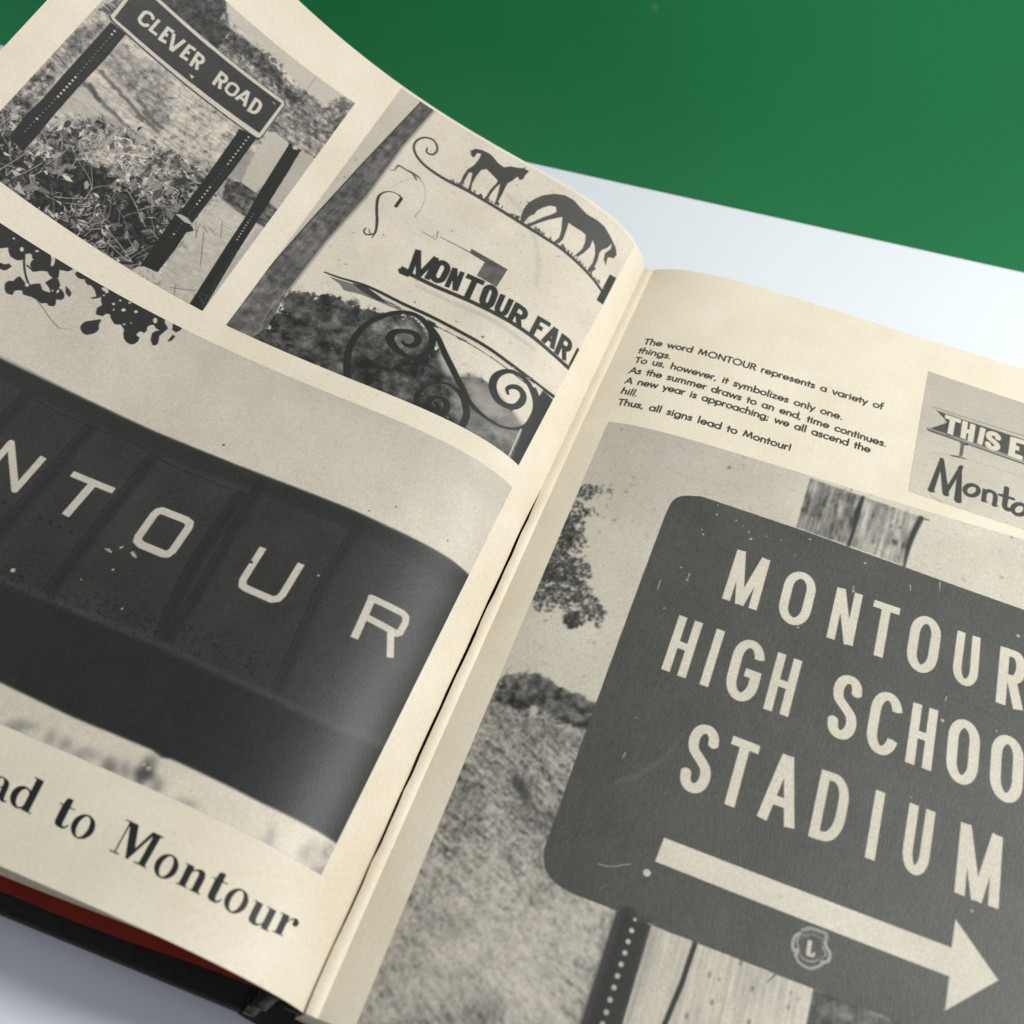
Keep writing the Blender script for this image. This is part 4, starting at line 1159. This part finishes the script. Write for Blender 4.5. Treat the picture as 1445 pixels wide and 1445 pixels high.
P.fill(P.c(J4([(820, 770), (860, 785), (560, 1190), (510, 1260), (690, 950)])), .74, .8, 2)
# weeds: light and dark leaves and blades
dark = P.mask(P.c(C1([(-120, 520), (0, 480), (70, 400), (140, 520), (260, 470), (330, 480), (420, 470), (520, 520), (590, 580), (700, 600), (800, 640), (880, 700), (850, 760), (700, 890), (660, 1000), (560, 1090), (520, 1060), (0, 720), (-140, 620)])))
dsoft = blur(dark, 8)
P.textured(dsoft * .85, np.clip(.40 + .75 * (g1 - .5) + .5 * (g3 - .5), .1, .8))
dk2 = P.mask(P.c(C1([(-120, 520), (60, 500), (150, 620), (330, 640), (420, 700), (520, 740), (620, 800), (640, 900), (560, 1090), (0, 720), (-140, 620)])))
P.textured(blur(dk2, 12) * .85, np.clip(.15 + .5 * (g1 - .5), .05, .5))
rs = np.random.RandomState(2)
bb = P.c(C1([(0, 480), (880, 700), (560, 1090), (60, 420)]))
x0, x1 = -5, bb[:, 0].max() + 10; y0, y1 = bb[:, 1].min() - 10, P.h
cnt = 0
while cnt < 2600:
    x_, y_ = rs.uniform(x0, x1), rs.uniform(y0, y1)
    xi, yi = int(min(max(x_, 0), P.w - 1)), int(min(max(y_, 0), P.h - 1))
    if rs.rand() > dsoft[yi, xi]:
        continue
    cnt += 1
    inner = blur_v = dk2[yi, xi]
    a_ = rs.uniform(0, 6.28); L_ = rs.uniform(5, 17)
    d = np.array([math.cos(a_), math.sin(a_)])
    mid = np.array([x_, y_]); nrm = np.array([-d[1], d[0]]) * rs.uniform(-3, 3)
    pts = smooth([mid - d * L_ / 2, mid + nrm, mid + d * L_ / 2], n=4)
    cl_ = g3[yi, xi] * .6 + fbm(np.array([x_ / 16.]), np.array([y_ / 16.]), 120, 2)[0] * .4
    lightp = (.30 if inner else .62) + (cl_ - .5) * 2.6
    if rs.rand() < lightp:
        t_ = rs.uniform(.6, .95) if not inner else rs.uniform(.36, .92)
    else:
        t_ = rs.uniform(.06, .28)
    w_ = rs.uniform(2.5, 6.0) if rs.rand() < .38 else rs.uniform(.8, 1.8)
    P.stroke(pts, [.6, w_, .6], t_, .9)
for k in range(110):      # veined leaves
    x_, y_ = rs.uniform(x0, x1), rs.uniform(y0, y1)
    xi, yi = int(min(max(x_, 0), P.w - 1)), int(min(max(y_, 0), P.h - 1))
    if dark[yi, xi] < .5:
        continue
    a_ = rs.uniform(0, 6.28); L_ = rs.uniform(14, 26); d = np.array([math.cos(a_), math.sin(a_)]); nn = np.array([-d[1], d[0]])
    mid = np.array([x_, y_]); t_ = rs.uniform(.22, .72) * (.75 if dk2[yi, xi] > .5 else 1)
    lf = [mid - d * L_ / 2, mid - d * L_ * .2 + nn * L_ * .24, mid + d * L_ * .2 + nn * L_ * .2, mid + d * L_ / 2, mid + d * L_ * .2 - nn * L_ * .2, mid - d * L_ * .2 - nn * L_ * .24]
    P.fill(smooth(lf, True, 4), t_, .92)
    P.stroke([mid - d * L_ / 2, mid + d * L_ / 2], 1, t_ + .25, .8)
    for s_ in (-.2, 0, .2):
        for sg in (-1, 1):
            b_ = mid + d * L_ * s_
            P.stroke([b_, b_ + d * L_ * .13 + nn * sg * L_ * .16], .8, t_ - .12, .6)
for k in range(95):       # long thin blades
    x_, y_ = rs.uniform(x0, x1), rs.uniform(y0 + 60, y1)
    xi, yi = int(min(max(x_, 0), P.w - 1)), int(min(max(y_, 0), P.h - 1))
    if dark[yi, xi] < .5:
        continue
    a_ = rs.uniform(-2.4, -.7); L_ = rs.uniform(25, 60); d = np.array([math.cos(a_), math.sin(a_)])
    P.stroke(smooth([(x_, y_), (x_ + d[0] * L_ * .5 + rs.normal(0, 4), y_ + d[1] * L_ * .5), (x_ + d[0] * L_ + rs.normal(0, 8), y_ + d[1] * L_)]), [1.6, .8], rs.uniform(.5, .8), .85)
for pl in [J3([(0, 330), (130, 250), (230, 180)]), J3([(90, 395), (200, 350), (330, 280)]), J3([(130, 160), (150, 60), (210, -20)]), J3([(80, 110), (75, 220), (90, 260)]), J3([(330, 20), (370, 110), (375, 190)]), J3([(620, 810), (720, 720), (750, 620)]),
           J3([(690, 800), (800, 800), (900, 870), (1040, 1060)]), J3([(990, 480), (1060, 600), (1140, 780)]), J3([(1060, 540), (1130, 520), (1190, 560), (1190, 670)]), J3([(780, 640), (820, 720)]), J3([(840, 900), (1000, 1050)]), J3([(240, 400), (250, 440), (230, 380)])]:
    P.stroke(P.c(smooth(pl)), 1.5, .68, .9)
for lf, t_ in [(J3([(480, 365), (540, 385), (575, 430), (520, 415)]), .84), (J3([(660, 430), (685, 415), (702, 450), (685, 485), (662, 478)]), .66), (J3([(90, 330), (130, 340), (165, 370), (110, 378)]), .74), (J3([(110, 480), (150, 430), (170, 480), (205, 535), (150, 510)]), .72),
               (J3([(380, 230), (460, 195), (495, 200), (440, 245)]), .66), (J3([(1440, 700), (1380, 680), (1440, 735)]), .8)]:
    P.fill(P.c(lf), t_)
dz = blur(dark, 4)
P.A = np.clip(P.A + dz * (P.A - .40) * .15, .04, .95)
# rear post
P.fill(P.c(J4([(1015, 265), (1082, 305), (1010, 430), (900, 605), (700, 920), (490, 1278), (412, 1232), (640, 872), (760, 690), (830, 560), (930, 400)])), .15)
P.fill(P.c(J4([(1030, 280), (1060, 285), (1062, 305), (1035, 300)])), .82)
for k in range(10):
    P.dot(P.c(J4([(700 + 8.5 * k * 1.25, 842 - 17 * k)]))[0], 1.5 if k < 7 else .9, .78, .95)
for k in range(14):
    a_ = np.array([690, 900]) + np.array([-15, 24]) * k + rs.normal(0, 6, 2)
    P.stroke(P.c(J4([a_, a_ + [rs.uniform(-8, 22), rs.uniform(20, 50)]])), .9, .5, .6)
# main posts
P.fill(P.c(J1([(870, 172), (988, 268), (820, 470), (620, 680), (430, 895), (275, 1085), (180, 1190), (70, 1075), (200, 905), (330, 780), (520, 560), (700, 360)])), .14)
P.stroke(P.c(J1([(955, 250), (640, 610), (300, 1000)])), 3, .24, .55, soft=1.5)
for k in range(33):
    t = k / 32.
    p_ = np.array([920, 218]) * (1 - t) + np.array([195, 1030]) * t + np.array([12 * math.sin(t * 3.1), 8 * math.sin(t * 3.1)])
    big = k in (1, 2) or 15 <= k <= 21 or k == 28
    P.dot(P.c(J1([p_]))[0], 2.0 if big else 1.15, .88 if big else .6, .95)
P.fill(P.c(J4([(716, 178), (822, 226), (680, 420), (540, 600), (432, 742), (330, 900), (222, 1038), (118, 1000), (330, 690), (385, 640), (560, 400)])), .14)
P.stroke(P.c(J4([(800, 225), (520, 600), (440, 710)])), 3, .23, .5, soft=1.5)
for k in range(31):
    t = k / 30.
    p_ = np.array([768, 228]) * (1 - t) + np.array([305, 830]) * t
    big = k < 9 or 14 < k < 21 or k == 29
    P.dot(P.c(J4([p_]))[0], 1.7 if big else 1.0, .86 if big else .5, .95)
P.fill(P.c(J4([(330, 690), (360, 690), (405, 715), (438, 758), (385, 738)])), .78)
P.fill(P.c(J4([(430, 760), (440, 790), (395, 800), (360, 830), (400, 770)])), .16)
for p_ in [[(450, 740), (455, 830)], [(470, 760), (450, 830)], [(500, 760), (520, 800)], [(530, 770), (560, 800)], [(360, 860), (400, 900)], [(380, 850), (350, 890)], [(500, 800), (480, 1000)], [(610, 740), (600, 830)], [(300, 1130), (450, 1150)], [(320, 1190), (330, 1120)], [(460, 1160), (520, 1180), (530, 1220)], [(470, 1180), (500, 1230)]]:
    P.stroke(P.c(smooth(J4(p_))), 1.3, .38, .8)
# lichen covered stone at the foot
P.fill(P.c(J3([(1040, 1120), (1075, 1092), (1130, 1090), (1190, 1115), (1240, 1160), (1250, 1210), (1220, 1225), (1160, 1200), (1110, 1165), (1060, 1140)])), .82)
P.fill(P.c(J3([(1030, 1125), (1110, 1170), (1215, 1230), (1200, 1245), (1100, 1190)])), .12)
for k in range(22):
    P.dot(P.c(J3([(rs.uniform(1080, 1230), rs.uniform(1110, 1190))]))[0], rs.uniform(.8, 1.6), rs.uniform(.45, .7), .8)
# the sign
P.fill(P.c(J2([(22, 128), (44, 172), (1190, 1102), (1222, 1082), (1410, 820), (1400, 790), (420, -15), (250, -150)])), .2, .8)
P.fill(P.c(J2([(32, 125), (52, 160), (1178, 1078), (1205, 1080), (1225, 1060), (1398, 822), (1392, 792), (410, -15), (262, -135), (240, -130)])), .88)
P.fill(P.c(J2([(64, 142), (1200, 1044), (1374, 812), (392, 4), (250, -100)])), .235)
M = P.mask(P.c(J2([(64, 142), (1200, 1044), (1374, 812), (392, 4), (250, -100)])))
P.textured(M * .8, .235 + .06 * (fbm(X / 12, Y / 12, 109, 3) - .5))
for ch, qd in [('C', [(227, 165), (320, 233), (305, 64), (400, 132)]), ('L', [(326, 236), (390, 284), (404, 148), (470, 196)]), ('E', [(400, 308), (462, 344), (478, 204), (538, 246)]), ('V', [(452, 364), (562, 432), (518, 256), (630, 324)]), ('E', [(568, 442), (632, 480), (646, 344), (708, 386)]),
               ('R', [(648, 510), (718, 556), (714, 398), (790, 462)]), ('R', [(826, 656), (898, 706), (896, 552), (972, 610)]), ('O', [(912, 712), (996, 774), (974, 626), (1062, 690)]), ('A', [(1004, 770), (1092, 846), (1076, 682), (1152, 748)]), ('D', [(1100, 868), (1176, 912), (1166, 762), (1240, 810)])]:
    P.letter(ch, J2(qd), .19, .9)
P.fill(P.c(J2([(652, 578), (690, 602), (668, 620)])), .85)
P.stroke(P.c(J2([(1308, 803), (1322, 818)])), 2.2, .7); P.dot(P.c(J2([(1175, 985)]))[0], 1.8, .12); P.dot(P.c(J2([(140, 155)]))[0], 1.6, .12); P.dot(P.c(J2([(1310, 815)]))[0], 1.2, .1)
P.finish('printed_photograph', 'photograph of street name sign on metal posts above weeds', .03, parent=left_page, seed=33)

# ---------------------------------------------------------------- lettering as flat ink shapes on the paper
def trace(F, iso=.5):
    """marching squares: filled polygons of the inked area of a raster (closed shapes with interpolated borders)"""
    h, w = F.shape
    verts = []; vid = {}; faces = []

    def v(key, x, y):
        if key not in vid:
            vid[key] = len(verts); verts.append((x, y))
        return vid[key]
    inside = F > iso
    cnt = inside[:-1, :-1].astype(int) + inside[:-1, 1:] + inside[1:, 1:] + inside[1:, :-1]
    for y, x in zip(*np.nonzero(cnt)):
        cs = [(x, y), (x + 1, y), (x + 1, y + 1), (x, y + 1)]
        if cnt[y, x] == 4:
            faces.append([v(('c', *p), *p) for p in cs]); continue
        poly = []
        for k in range(4):
            a, b = cs[k], cs[(k + 1) % 4]
            fa, fb = F[a[1], a[0]], F[b[1], b[0]]
            if fa > iso:
                poly.append(v(('c', *a), *a))
            if (fa > iso) != (fb > iso):
                t = (iso - fa) / (fb - fa)
                poly.append(v(('e',) + (min(a, b) + max(a, b)), a[0] + (b[0] - a[0]) * t, a[1] + (b[1] - a[1]) * t))
        if len(poly) >= 3:
            faces.append(poly)
    return np.array(verts), faces


def ink_object(P, name, mat, parent, label=None, h=.00005):
    F = 1 - P.A
    V, faces = trace(F)
    sv = P.uvq(V[:, 0] / (P.w - 1), V[:, 1] / (P.h - 1))
    pts = lift(P.page, sv[:, 0], sv[:, 1], h)
    o = poly_obj(name, pts, [f[::-1] for f in faces], mat, parent, True)
    if label:
        o['label'] = label
    return o


def ring(P, pts_out, pts_in):
    M = P.mask(pts_out)
    if pts_in is not None:
        M = np.clip(M - P.mask(pts_in), 0, 1)
    P.A = P.A * (1 - M)


# ---- headline in a bold modern roman
HA = Crop(0, 1060, .20761); HB = Crop(180, 1130, .22145)
q = corners('L', [(-70, 1085), (440, 1275), (395, 1345), (-120, 1215)])
lo, hi = q.min(0) - .002, q.max(0) + .002
P = Print('L', [(hi[0], lo[1]), (lo[0], lo[1]), (lo[0], hi[1]), (hi[0], hi[1])], .00016, 1.0)


def bil(qd, K):
    bl, br, tl, tr = P.c(K(qd))
    return lambda pts: np.array([(bl * (1 - x) + br * x) * (1 - y) + (tl * (1 - x) + tr * x) * y for x, y in pts])


def el(cx, cy, rx, ry, n=28):
    t = np.linspace(0, 2 * np.pi, n, endpoint=False)
    return [(cx + rx * math.cos(k), cy + ry * math.sin(k)) for k in t]


GL = {}
GL['o'] = [(el(.5, .5, .5, .52), el(.5, .5, .235, .45))]
GL['n'] = [([(0, 0), (.46, 0), (.46, .05), (.37, .05), (.37, .72), (.45, .84), (.55, .88), (.62, .82), (.63, .68), (.63, .05), (.55, .05), (.55, 0), (1, 0), (1, .05), (.89, .05), (.89, .72), (.85, .92), (.72, 1.02), (.58, 1.0), (.45, .92), (.37, .82), (.37, 1.0), (0, 1.0), (0, .95), (.11, .95), (.11, .05), (0, .05)], None)]
GL['u'] = [([(0, 1), (.36, 1), (.36, .3), (.39, .15), (.48, .1), (.58, .16), (.64, .28), (.64, .95), (.52, .95), (.52, 1), (.90, 1), (.90, .05), (1, .05), (1, 0), (.66, 0), (.64, .16), (.52, .02), (.38, -.03), (.2, .02), (.11, .14), (.10, .3), (.10, .95), (0, .95)], None)]
GL['t'] = [([(.30, 1.30), (.40, 1.36), (.68, 1.36), (.68, 1.0), (1.0, 1.0), (1.0, .95), (.68, .95), (.68, .22), (.72, .1), (.80, .08), (.92, .15), (1.0, .28), (1.06, .24), (.97, .06), (.80, -.03), (.50, -.03), (.28, .05), (.22, .2), (.22, .95), (0, .95), (0, 1.0), (.24, 1.0)], None)]
GL['r'] = [([(0, 0), (.60, 0), (.60, .05), (.47, .05), (.47, .6), (.55, .8), (.66, .9), (.74, .92), (.72, .8), (.74, .68), (.86, .62), (.98, .68), (1.02, .8), (.98, .93), (.86, 1.02), (.7, 1.0), (.55, .9), (.47, .76), (.47, 1.0), (0, 1.0), (0, .95), (.14, .95), (.14, .05), (0, .05)], None)]
GL['d'] = [(el(.40, .31, .40, .33), el(.46, .31, .20, .275)), ([(.5, 1.0), (.5, .965), (.62, .965), (.62, 0), (1.02, 0), (1.02, .035), (.9, .035), (.9, 1.0)], None)]
GL['a'] = [([(.12, .72), (.16, .92), (.32, 1.02), (.55, 1.02), (.76, .94), (.84, .76), (.84, .12), (.9, .06), (1.0, .1), (1.02, .05), (.9, -.03), (.72, -.02), (.58, .14), (.48, .02), (.3, -.04), (.1, .02), (.0, .2), (.06, .4), (.26, .52), (.56, .6), (.56, .82), (.5, .95), (.4, .97), (.3, .9), (.34, .78), (.28, .66), (.16, .64)], [(.56, .54), (.38, .46), (.3, .3), (.34, .14), (.44, .1), (.54, .2)])]
GL['M'] = [([(0, 0), (.26, 0), (.26, .04), (.155, .04), (.155, .9), (.44, 0), (.50, 0), (.78, .9), (.78, .04), (.66, .04), (.66, 0), (1.0, 0), (1.0, .04), (.95, .04), (.95, .96), (1.02, .96), (1.02, 1), (.72, 1), (.535, .36), (.34, 1), (0, 1), (0, .96), (.115, .96), (.115, .04), (0, .04)], None)]


def headline(ch, K, qd):
    f = bil(qd, K)
    for out, inn in GL[ch]:
        a = f(out); b = f(inn) if inn else None
        ring(P, a, b)


def qh(K, bl, br, up):
    """box from its foot and an up vector"""
    return [bl, br, (bl[0] + up[0], bl[1] + up[1]), (br[0] + up[0], br[1] + up[1])]


headline('a', HA, qh(HA, (-95, 290), (40, 352), (58, -138)))
headline('d', HA, qh(HA, (44, 350), (208, 428), (110, -215)))
headline('t', HA, qh(HA, (338, 484), (446, 534), (68, -136)))
headline('o', HA, qh(HA, (452, 556), (596, 622), (82, -150)))
headline('M', HA, [(742, 676), (992, 797), (860, 462), (1112, 584)])
headline('o', HA, qh(HA, (1018, 826), (1162, 893), (82, -150)))
headline('n', HB, qh(HB, (305, 525), (462, 601), (66, -132)))
headline('t', HB, qh(HB, (478, 610), (580, 658), (62, -128)))
headline('o', HB, qh(HB, (588, 678), (722, 742), (76, -142)))
headline('u', HB, qh(HB, (744, 758), (900, 838), (64, -128)))
headline('r', HB, qh(HB, (918, 832), (1040, 888), (58, -124)))
ink_object(P, 'headline', M_INK, left_page)

# ---- paragraph in a geometric sans
XH = .62


def sans():
    r = .275; cy = .31; ry = .31
    G = {}
    full = lambda cx: [arc(cx, cy, r, ry, 0, 360, 24)]
    G['o'] = (.66, full(.33))
    G['a'] = (.68, full(.32) + [[(.595, 0), (.595, .62)]])
    G['d'] = (.68, full(.32) + [[(.595, 0), (.595, 1.05)]])
    G['b'] = (.68, full(.36) + [[(.085, 0), (.085, 1.05)]])
    G['p'] = (.68, full(.36) + [[(.085, -.3), (.085, .62)]])
    G['g'] = (.68, full(.32) + [[(.595, .62), (.595, -.05)] + arc(.34, -.05, .255, .24, 0, -150, 10)])
    G['e'] = (.66, [arc(.33, cy, r, ry, 0, 318, 20), [(.055, .31), (.605, .31)]])
    G['c'] = (.58, [arc(.34, cy, r, ry, 48, 312, 18)])
    G['n'] = (.60, [[(.09, 0), (.09, .62)], [(.09, .3)] + arc(.30, .37, .21, .25, 180, 0, 12) + [(.51, 0)]])
    G['h'] = (.60, [[(.09, 0), (.09, 1.05)], [(.09, .3)] + arc(.30, .37, .21, .25, 180, 0, 12) + [(.51, 0)]])
    G['m'] = (.94, [[(.09, 0), (.09, .62)], [(.09, .3)] + arc(.28, .40, .19, .22, 180, 0, 10) + [(.47, 0)], [(.47, .3)] + arc(.66, .40, .19, .22, 180, 0, 10) + [(.85, 0)]])
    G['r'] = (.40, [[(.09, 0), (.09, .62)], [(.09, .36)] + arc(.30, .36, .21, .25, 180, 80, 8)])
    G['s'] = (.46, [[tuple(p) for p in smooth([(.38, .52), (.30, .60), (.21, .62), (.11, .57), (.09, .47), (.16, .37), (.28, .29), (.37, .20), (.36, .08), (.25, 0), (.14, .01), (.06, .09)], n=3)]])
    G['t'] = (.36, [[(.17, 0), (.17, .88)], [(.02, .58), (.33, .58)]])
    G['i'] = (.26, [[(.12, 0), (.12, .60)], [(.12, .83), (.12, .86)]])
    G['l'] = (.26, [[(.12, 0), (.12, 1.05)]])
    G['u'] = (.60, [[(.09, .62)] + arc(.30, .25, .21, .25, 180, 360, 12) + [(.51, .62)], [(.51, .62), (.51, 0)]])
    G['v'] = (.54, [[(.03, .62), (.27, 0), (.51, .62)]])
    G['w'] = (.84, [[(.03, .62), (.21, 0), (.42, .60), (.63, 0), (.81, .62)]])
    G['y'] = (.54, [[(.03, .62), (.28, .02)], [(.51, .62), (.17, -.3)]])
    G['z'] = (.50, [[(.06, .59), (.43, .59), (.06, .03), (.44, .03)]])
    G['f'] = (.36, [[(.15, 0), (.15, .85)] + arc(.30, .88, .15, .16, 180, 75, 6), [(.02, .58), (.31, .58)]])
    G['T'] = (.62, [[(.31, 0), (.31, 1)], [(.02, .97), (.60, .97)]])
    G['A'] = (.80, [[(.03, 0), (.40, 1.0), (.77, 0)], [(.16, .32), (.64, .32)]])
    G['M'] = (.98, [[(.06, 0), (.20, 1), (.49, .12), (.78, 1), (.92, 0)]])
    G['O'] = (1.0, [arc(.5, .5, .44, .50, 0, 360, 30)])
    G['N'] = (.84, [[(.1, 0), (.1, 1), (.74, .02), (.74, 1)]])
    G['U'] = (.74, [[(.09, 1)] + arc(.37, .28, .28, .28, 180, 360, 14) + [(.65, 1)]])
    G['R'] = (.64, [[(.1, 0), (.1, 1)], [(.1, .97)] + arc(.30, .73, .25, .24, 90, -90, 12) + [(.1, .49)], [(.30, .49), (.60, 0)]])
    G['.'] = (.28, [[(.12, .04), (.12, .06)]])
    G[','] = (.28, [[(.13, .06), (.07, -.12)]])
    G[';'] = (.30, [[(.13, .06), (.07, -.12)], [(.14, .50), (.14, .52)]])
    G['!'] = (.30, [[(.14, .28), (.14, 1.0)], [(.14, .04), (.14, .06)]])
    G[' '] = (.48, [])
    return G


SANS = sans()
lines = [('The word MONTOUR represents a variety of', (907.5, 485.5), (1246, 578)),
         ('things.', (899.5, 498), (946.5, 507)),
         ('To us, however, it symbolizes only one.', (894.5, 511.5), (1189, 592.8)),
         ('As the summer draws to an end, time continues.', (887, 526), (1251, 631)),
         ('A new year is approaching; we all ascend the', (881, 540.5), (1228, 639)),
         ('hill.', (875, 554.8), (899, 559.8)),
         ('Thus, all signs lead to Montour!', (870.5, 571), (1116, 636.5))]
q = corners('R', [(905, 470), (1260, 570), (1260, 645), (865, 575)])
lo, hi = q.min(0) - .003, q.max(0) + .003
P = Print('R', [(lo[0], lo[1]), (hi[0], lo[1]), (hi[0], hi[1]), (lo[0], hi[1])], .00010, 1.0)
CAPH = .00285 / P.res
for k, (txt, a, b) in enumerate(lines):
    pa, pb = P.c([a, b])
    if len(txt) < 10:      # short lines keep the set width of the full ones
        pb = pa + (pb - pa)
    tot = sum(SANS[ch][0] for ch in txt)
    d = pb - pa; L = np.linalg.norm(d); d = d / L
    sc = L / tot
    n_ = np.array([d[1], -d[0]])
    x = 0
    for ch in txt:
        wdt, pls = SANS[ch]
        for pl in pls:
            up_ = 1.03 if ch.islower() else 1.0
            pp = np.array([pa + d * (x + px_ * .90 + wdt * .05) * sc + n_ * py_ * up_ * CAPH for px_, py_ in pl])
            P.stroke(pp, .212 * CAPH, 0.0, butt=len(pp) > 2 and ch in 'MN')
        x += wdt
ink_object(P, 'paragraph_text', M_TEXT, right_page)

# ---------------------------------------------------------------- body of the book
# leaves under the left page, fanned a little
BZ0, BZ1 = -.0085, -.0160              # top of the left board at the hinge and at its outer edge


def board_z(x):
    t = np.clip((-x - .012) / .212, 0, 1)
    return BZ0 * (1 - t) + BZ1 * t


def leaf_between(k, extra=0., skew=.004, w0=.018, w1=.11):
    def f(S, V, top):
        out = top.copy()
        zb = board_z(top[..., 0]) + .0012
        w = np.clip((S - w0) / (w1 - w0), 0, 1); w = w * w * (3 - 2 * w)
        out[..., 2] = (top[..., 2] - .0004 * k * 3) * (1 - k * w) + zb * k * w
        out[..., 1] -= extra * (V / PH) + skew * np.clip(-top[..., 0], 0, 1) * (V / PH)
        return out
    return f


for i, (k, ex, sh) in enumerate([(.84, -.0016, .0012), (.87, -.0012, .0008), (.90, -.0008, .001), (.92, -.0009, .0006)]):
    lf = page_sheet('leaf', 'L', .013, PW - sh, -.0004 - .0002 * i, M_PAPER, zfun=leaf_between(k, ex), step=.002)
red = page_sheet('endpaper', 'L', .004, PW + .001, -.0016, M_RED, thick=.0003, zfun=leaf_between(.95, -.0006, .034, .0, .073), step=.002)
red['label'] = 'dark red endpaper'

# text block under the right page
vs = np.linspace(0, PH, 57); n = 110
S = np.repeat(np.linspace(0, PW - .0006, n)[None], 57, 0); V = np.repeat(vs[:, None], n, 1)
top = p3('R', S, V) - np.array([0, 0, .00035])
bot = top.copy(); bot[..., 2] = TABLE_Z + .0034
bot[..., 0] -= .004 * (1 - np.clip(S / .03, 0, 1))
slab('page_block', top, bot, M_EDGE, book)


def bevel_box(name, xs, y0, y1, z_top, thick, mat, parent, r=.0009, skew=0.):
    """board along x with rounded long edges; z_top is a function of x"""
    prof = []
    for a in np.linspace(0, np.pi, 7):
        prof.append((-math.sin(a) * r, -r + math.cos(a) * r))
    v, f = [], []
    rows = []
    for x in xs:
        zt_ = z_top(x)
        row = []
        for (py, pz) in [(y1 - r, 0)] + [(y1 - r + r * math.sin(a), -thick / 2 + (thick / 2) * math.cos(a)) for a in np.linspace(.2, np.pi - .2, 7)] + [(y1 - r, -thick), (y0 + r, -thick)] + \
                [(y0 + r - r * math.sin(a), -thick / 2 - (thick / 2) * math.cos(a)) for a in np.linspace(.2, np.pi - .2, 7)] + [(y0 + r, 0)]:
            row.append(len(v)); v.append((x, py - (skew * max(-x - .011, 0) if py < -PH / 2 else 0), zt_ + pz))
        rows.append(row)
    for a, b in zip(rows[:-1], rows[1:]):
        for k in range(len(a)):
            k2 = (k + 1) % len(a)
            f.append((a[k], a[k2], b[k2], b[k]))
    f.append(tuple(rows[0])); f.append(tuple(rows[-1][::-1]))
    return poly_obj(name, v, f, mat, parent, True)


cl = bevel_box('cover_board', np.linspace(-.225, -.0135, 40), -PH - .0042, .0048, lambda x: float(board_z(np.array(x))), .0034, M_COVER, book, skew=.034)
cl['label'] = 'front cover board in black cloth'
cr = bevel_box('cover_board', np.linspace(.004, .225, 40), -PH - .0048, .0048, lambda x: TABLE_Z + .0034, .0032, M_COVER, book)
cr['label'] = 'back cover board in black cloth'
# spine cloth joining the boards
xs = np.linspace(-.0150, .0060, 16)
v, f = [], []
for x in xs:
    t = (x + .0150) / .021
    z = BZ0 * (1 - t) ** 2 + (TABLE_Z + .0026) * (1 - (1 - t) ** 2)
    z -= .0032 * math.sin(math.pi * t) * (1 - t)
    z = max(z, TABLE_Z + .0018)
    for y in (-PH - .0046, .0046):
        v.append((x, y, z)); v.append((x, y, z - .0014))
for i in range(len(xs) - 1):
    a, b = i * 4, i * 4 + 4
    f += [(a, b, b + 2, a + 2), (a + 1, a + 3, b + 3, b + 1), (a, a + 1, b + 1, b), (a + 2, b + 2, b + 3, a + 3)]
poly_obj('spine_cover', v, f, M_COVER, book, True)
# glued binding in the torn gutter, coloured near black for the slit's shade
v, f = [], []
vs = np.linspace(0, PH, 57)
for i, y in enumerate(vs):
    p = p3('R', np.array([0.]), np.array([y]))[0]
    for dx, dz in ((-.0060, -.0070), (.0002, -.0060), (.0002, -.010), (-.0060, -.010)):
        v.append((p[0] + dx, p[1] * .998 - .0003, p[2] + dz))
    if i:
        a, b = (i - 1) * 4, i * 4
        f += [(a + k, a + (k + 1) % 4, b + (k + 1) % 4, b + k) for k in range(4)]
f += [(0, 1, 2, 3), (len(v) - 1, len(v) - 2, len(v) - 3, len(v) - 4)]
poly_obj('binding', v, f, M_GLUE, book)
# stub of the sewn section standing along the fold
stub_n = 57
S0 = np.linspace(0, 1, 6)
rs = np.random.RandomState(9)
jag = rs.uniform(-.0002, .0002, stub_n)
pts = np.zeros((stub_n, 6, 3))
for i, y in enumerate(vs):
    v_ = y
    w = np.clip((v_ - .105) / .03, 0, 1)
    b0 = p3('R', np.array([.0]), np.array([y]))[0] + np.array([-.0006 + .0008 * w + jag[i], 0, .0011 + .0014 * w])
    b1 = lift('R', np.array([.0043]), np.array([y]), -.0001)[0]
    for k, t in enumerate(S0):
        pts[i, k] = b0 * (1 - t) + b1 * t + np.array([0, 0, .0005 * math.sin(math.pi * t)])
slab('stub', pts, pts - np.array([0, 0, .0001]), M_PAPER, book, np.stack([pts[..., 0] * 100, -pts[..., 1] * 100], -1))
# ragged cloth headband at the foot of the spine
hb_v, hb_f = [], []
nx, ny = 14, 10
for i in range(nx):
    for j in range(ny):
        u, w = i / (nx - 1), j / (ny - 1) * 2 * math.pi
        r_ = .0018 * (1 + .35 * math.sin(u * 17 + j) * .5)
        hb_v.append((-.0128 + .0035 * u + r_ * math.cos(w) * .8, -PH - .0040 + .006 * u + .0006 * math.sin(u * 9), -.0080 + r_ * math.sin(w) * .7 - .004 * u))
for i in range(nx - 1):
    for j in range(ny):
        a, b = i * ny + j, i * ny + (j + 1) % ny
        hb_f.append((a, b, b + ny, a + ny))
hb_f.append(tuple(range(ny))); hb_f.append(tuple(range((nx - 1) * ny, nx * ny))[::-1])
poly_obj('headband', hb_v, hb_f, M_CLOTH, book, True)
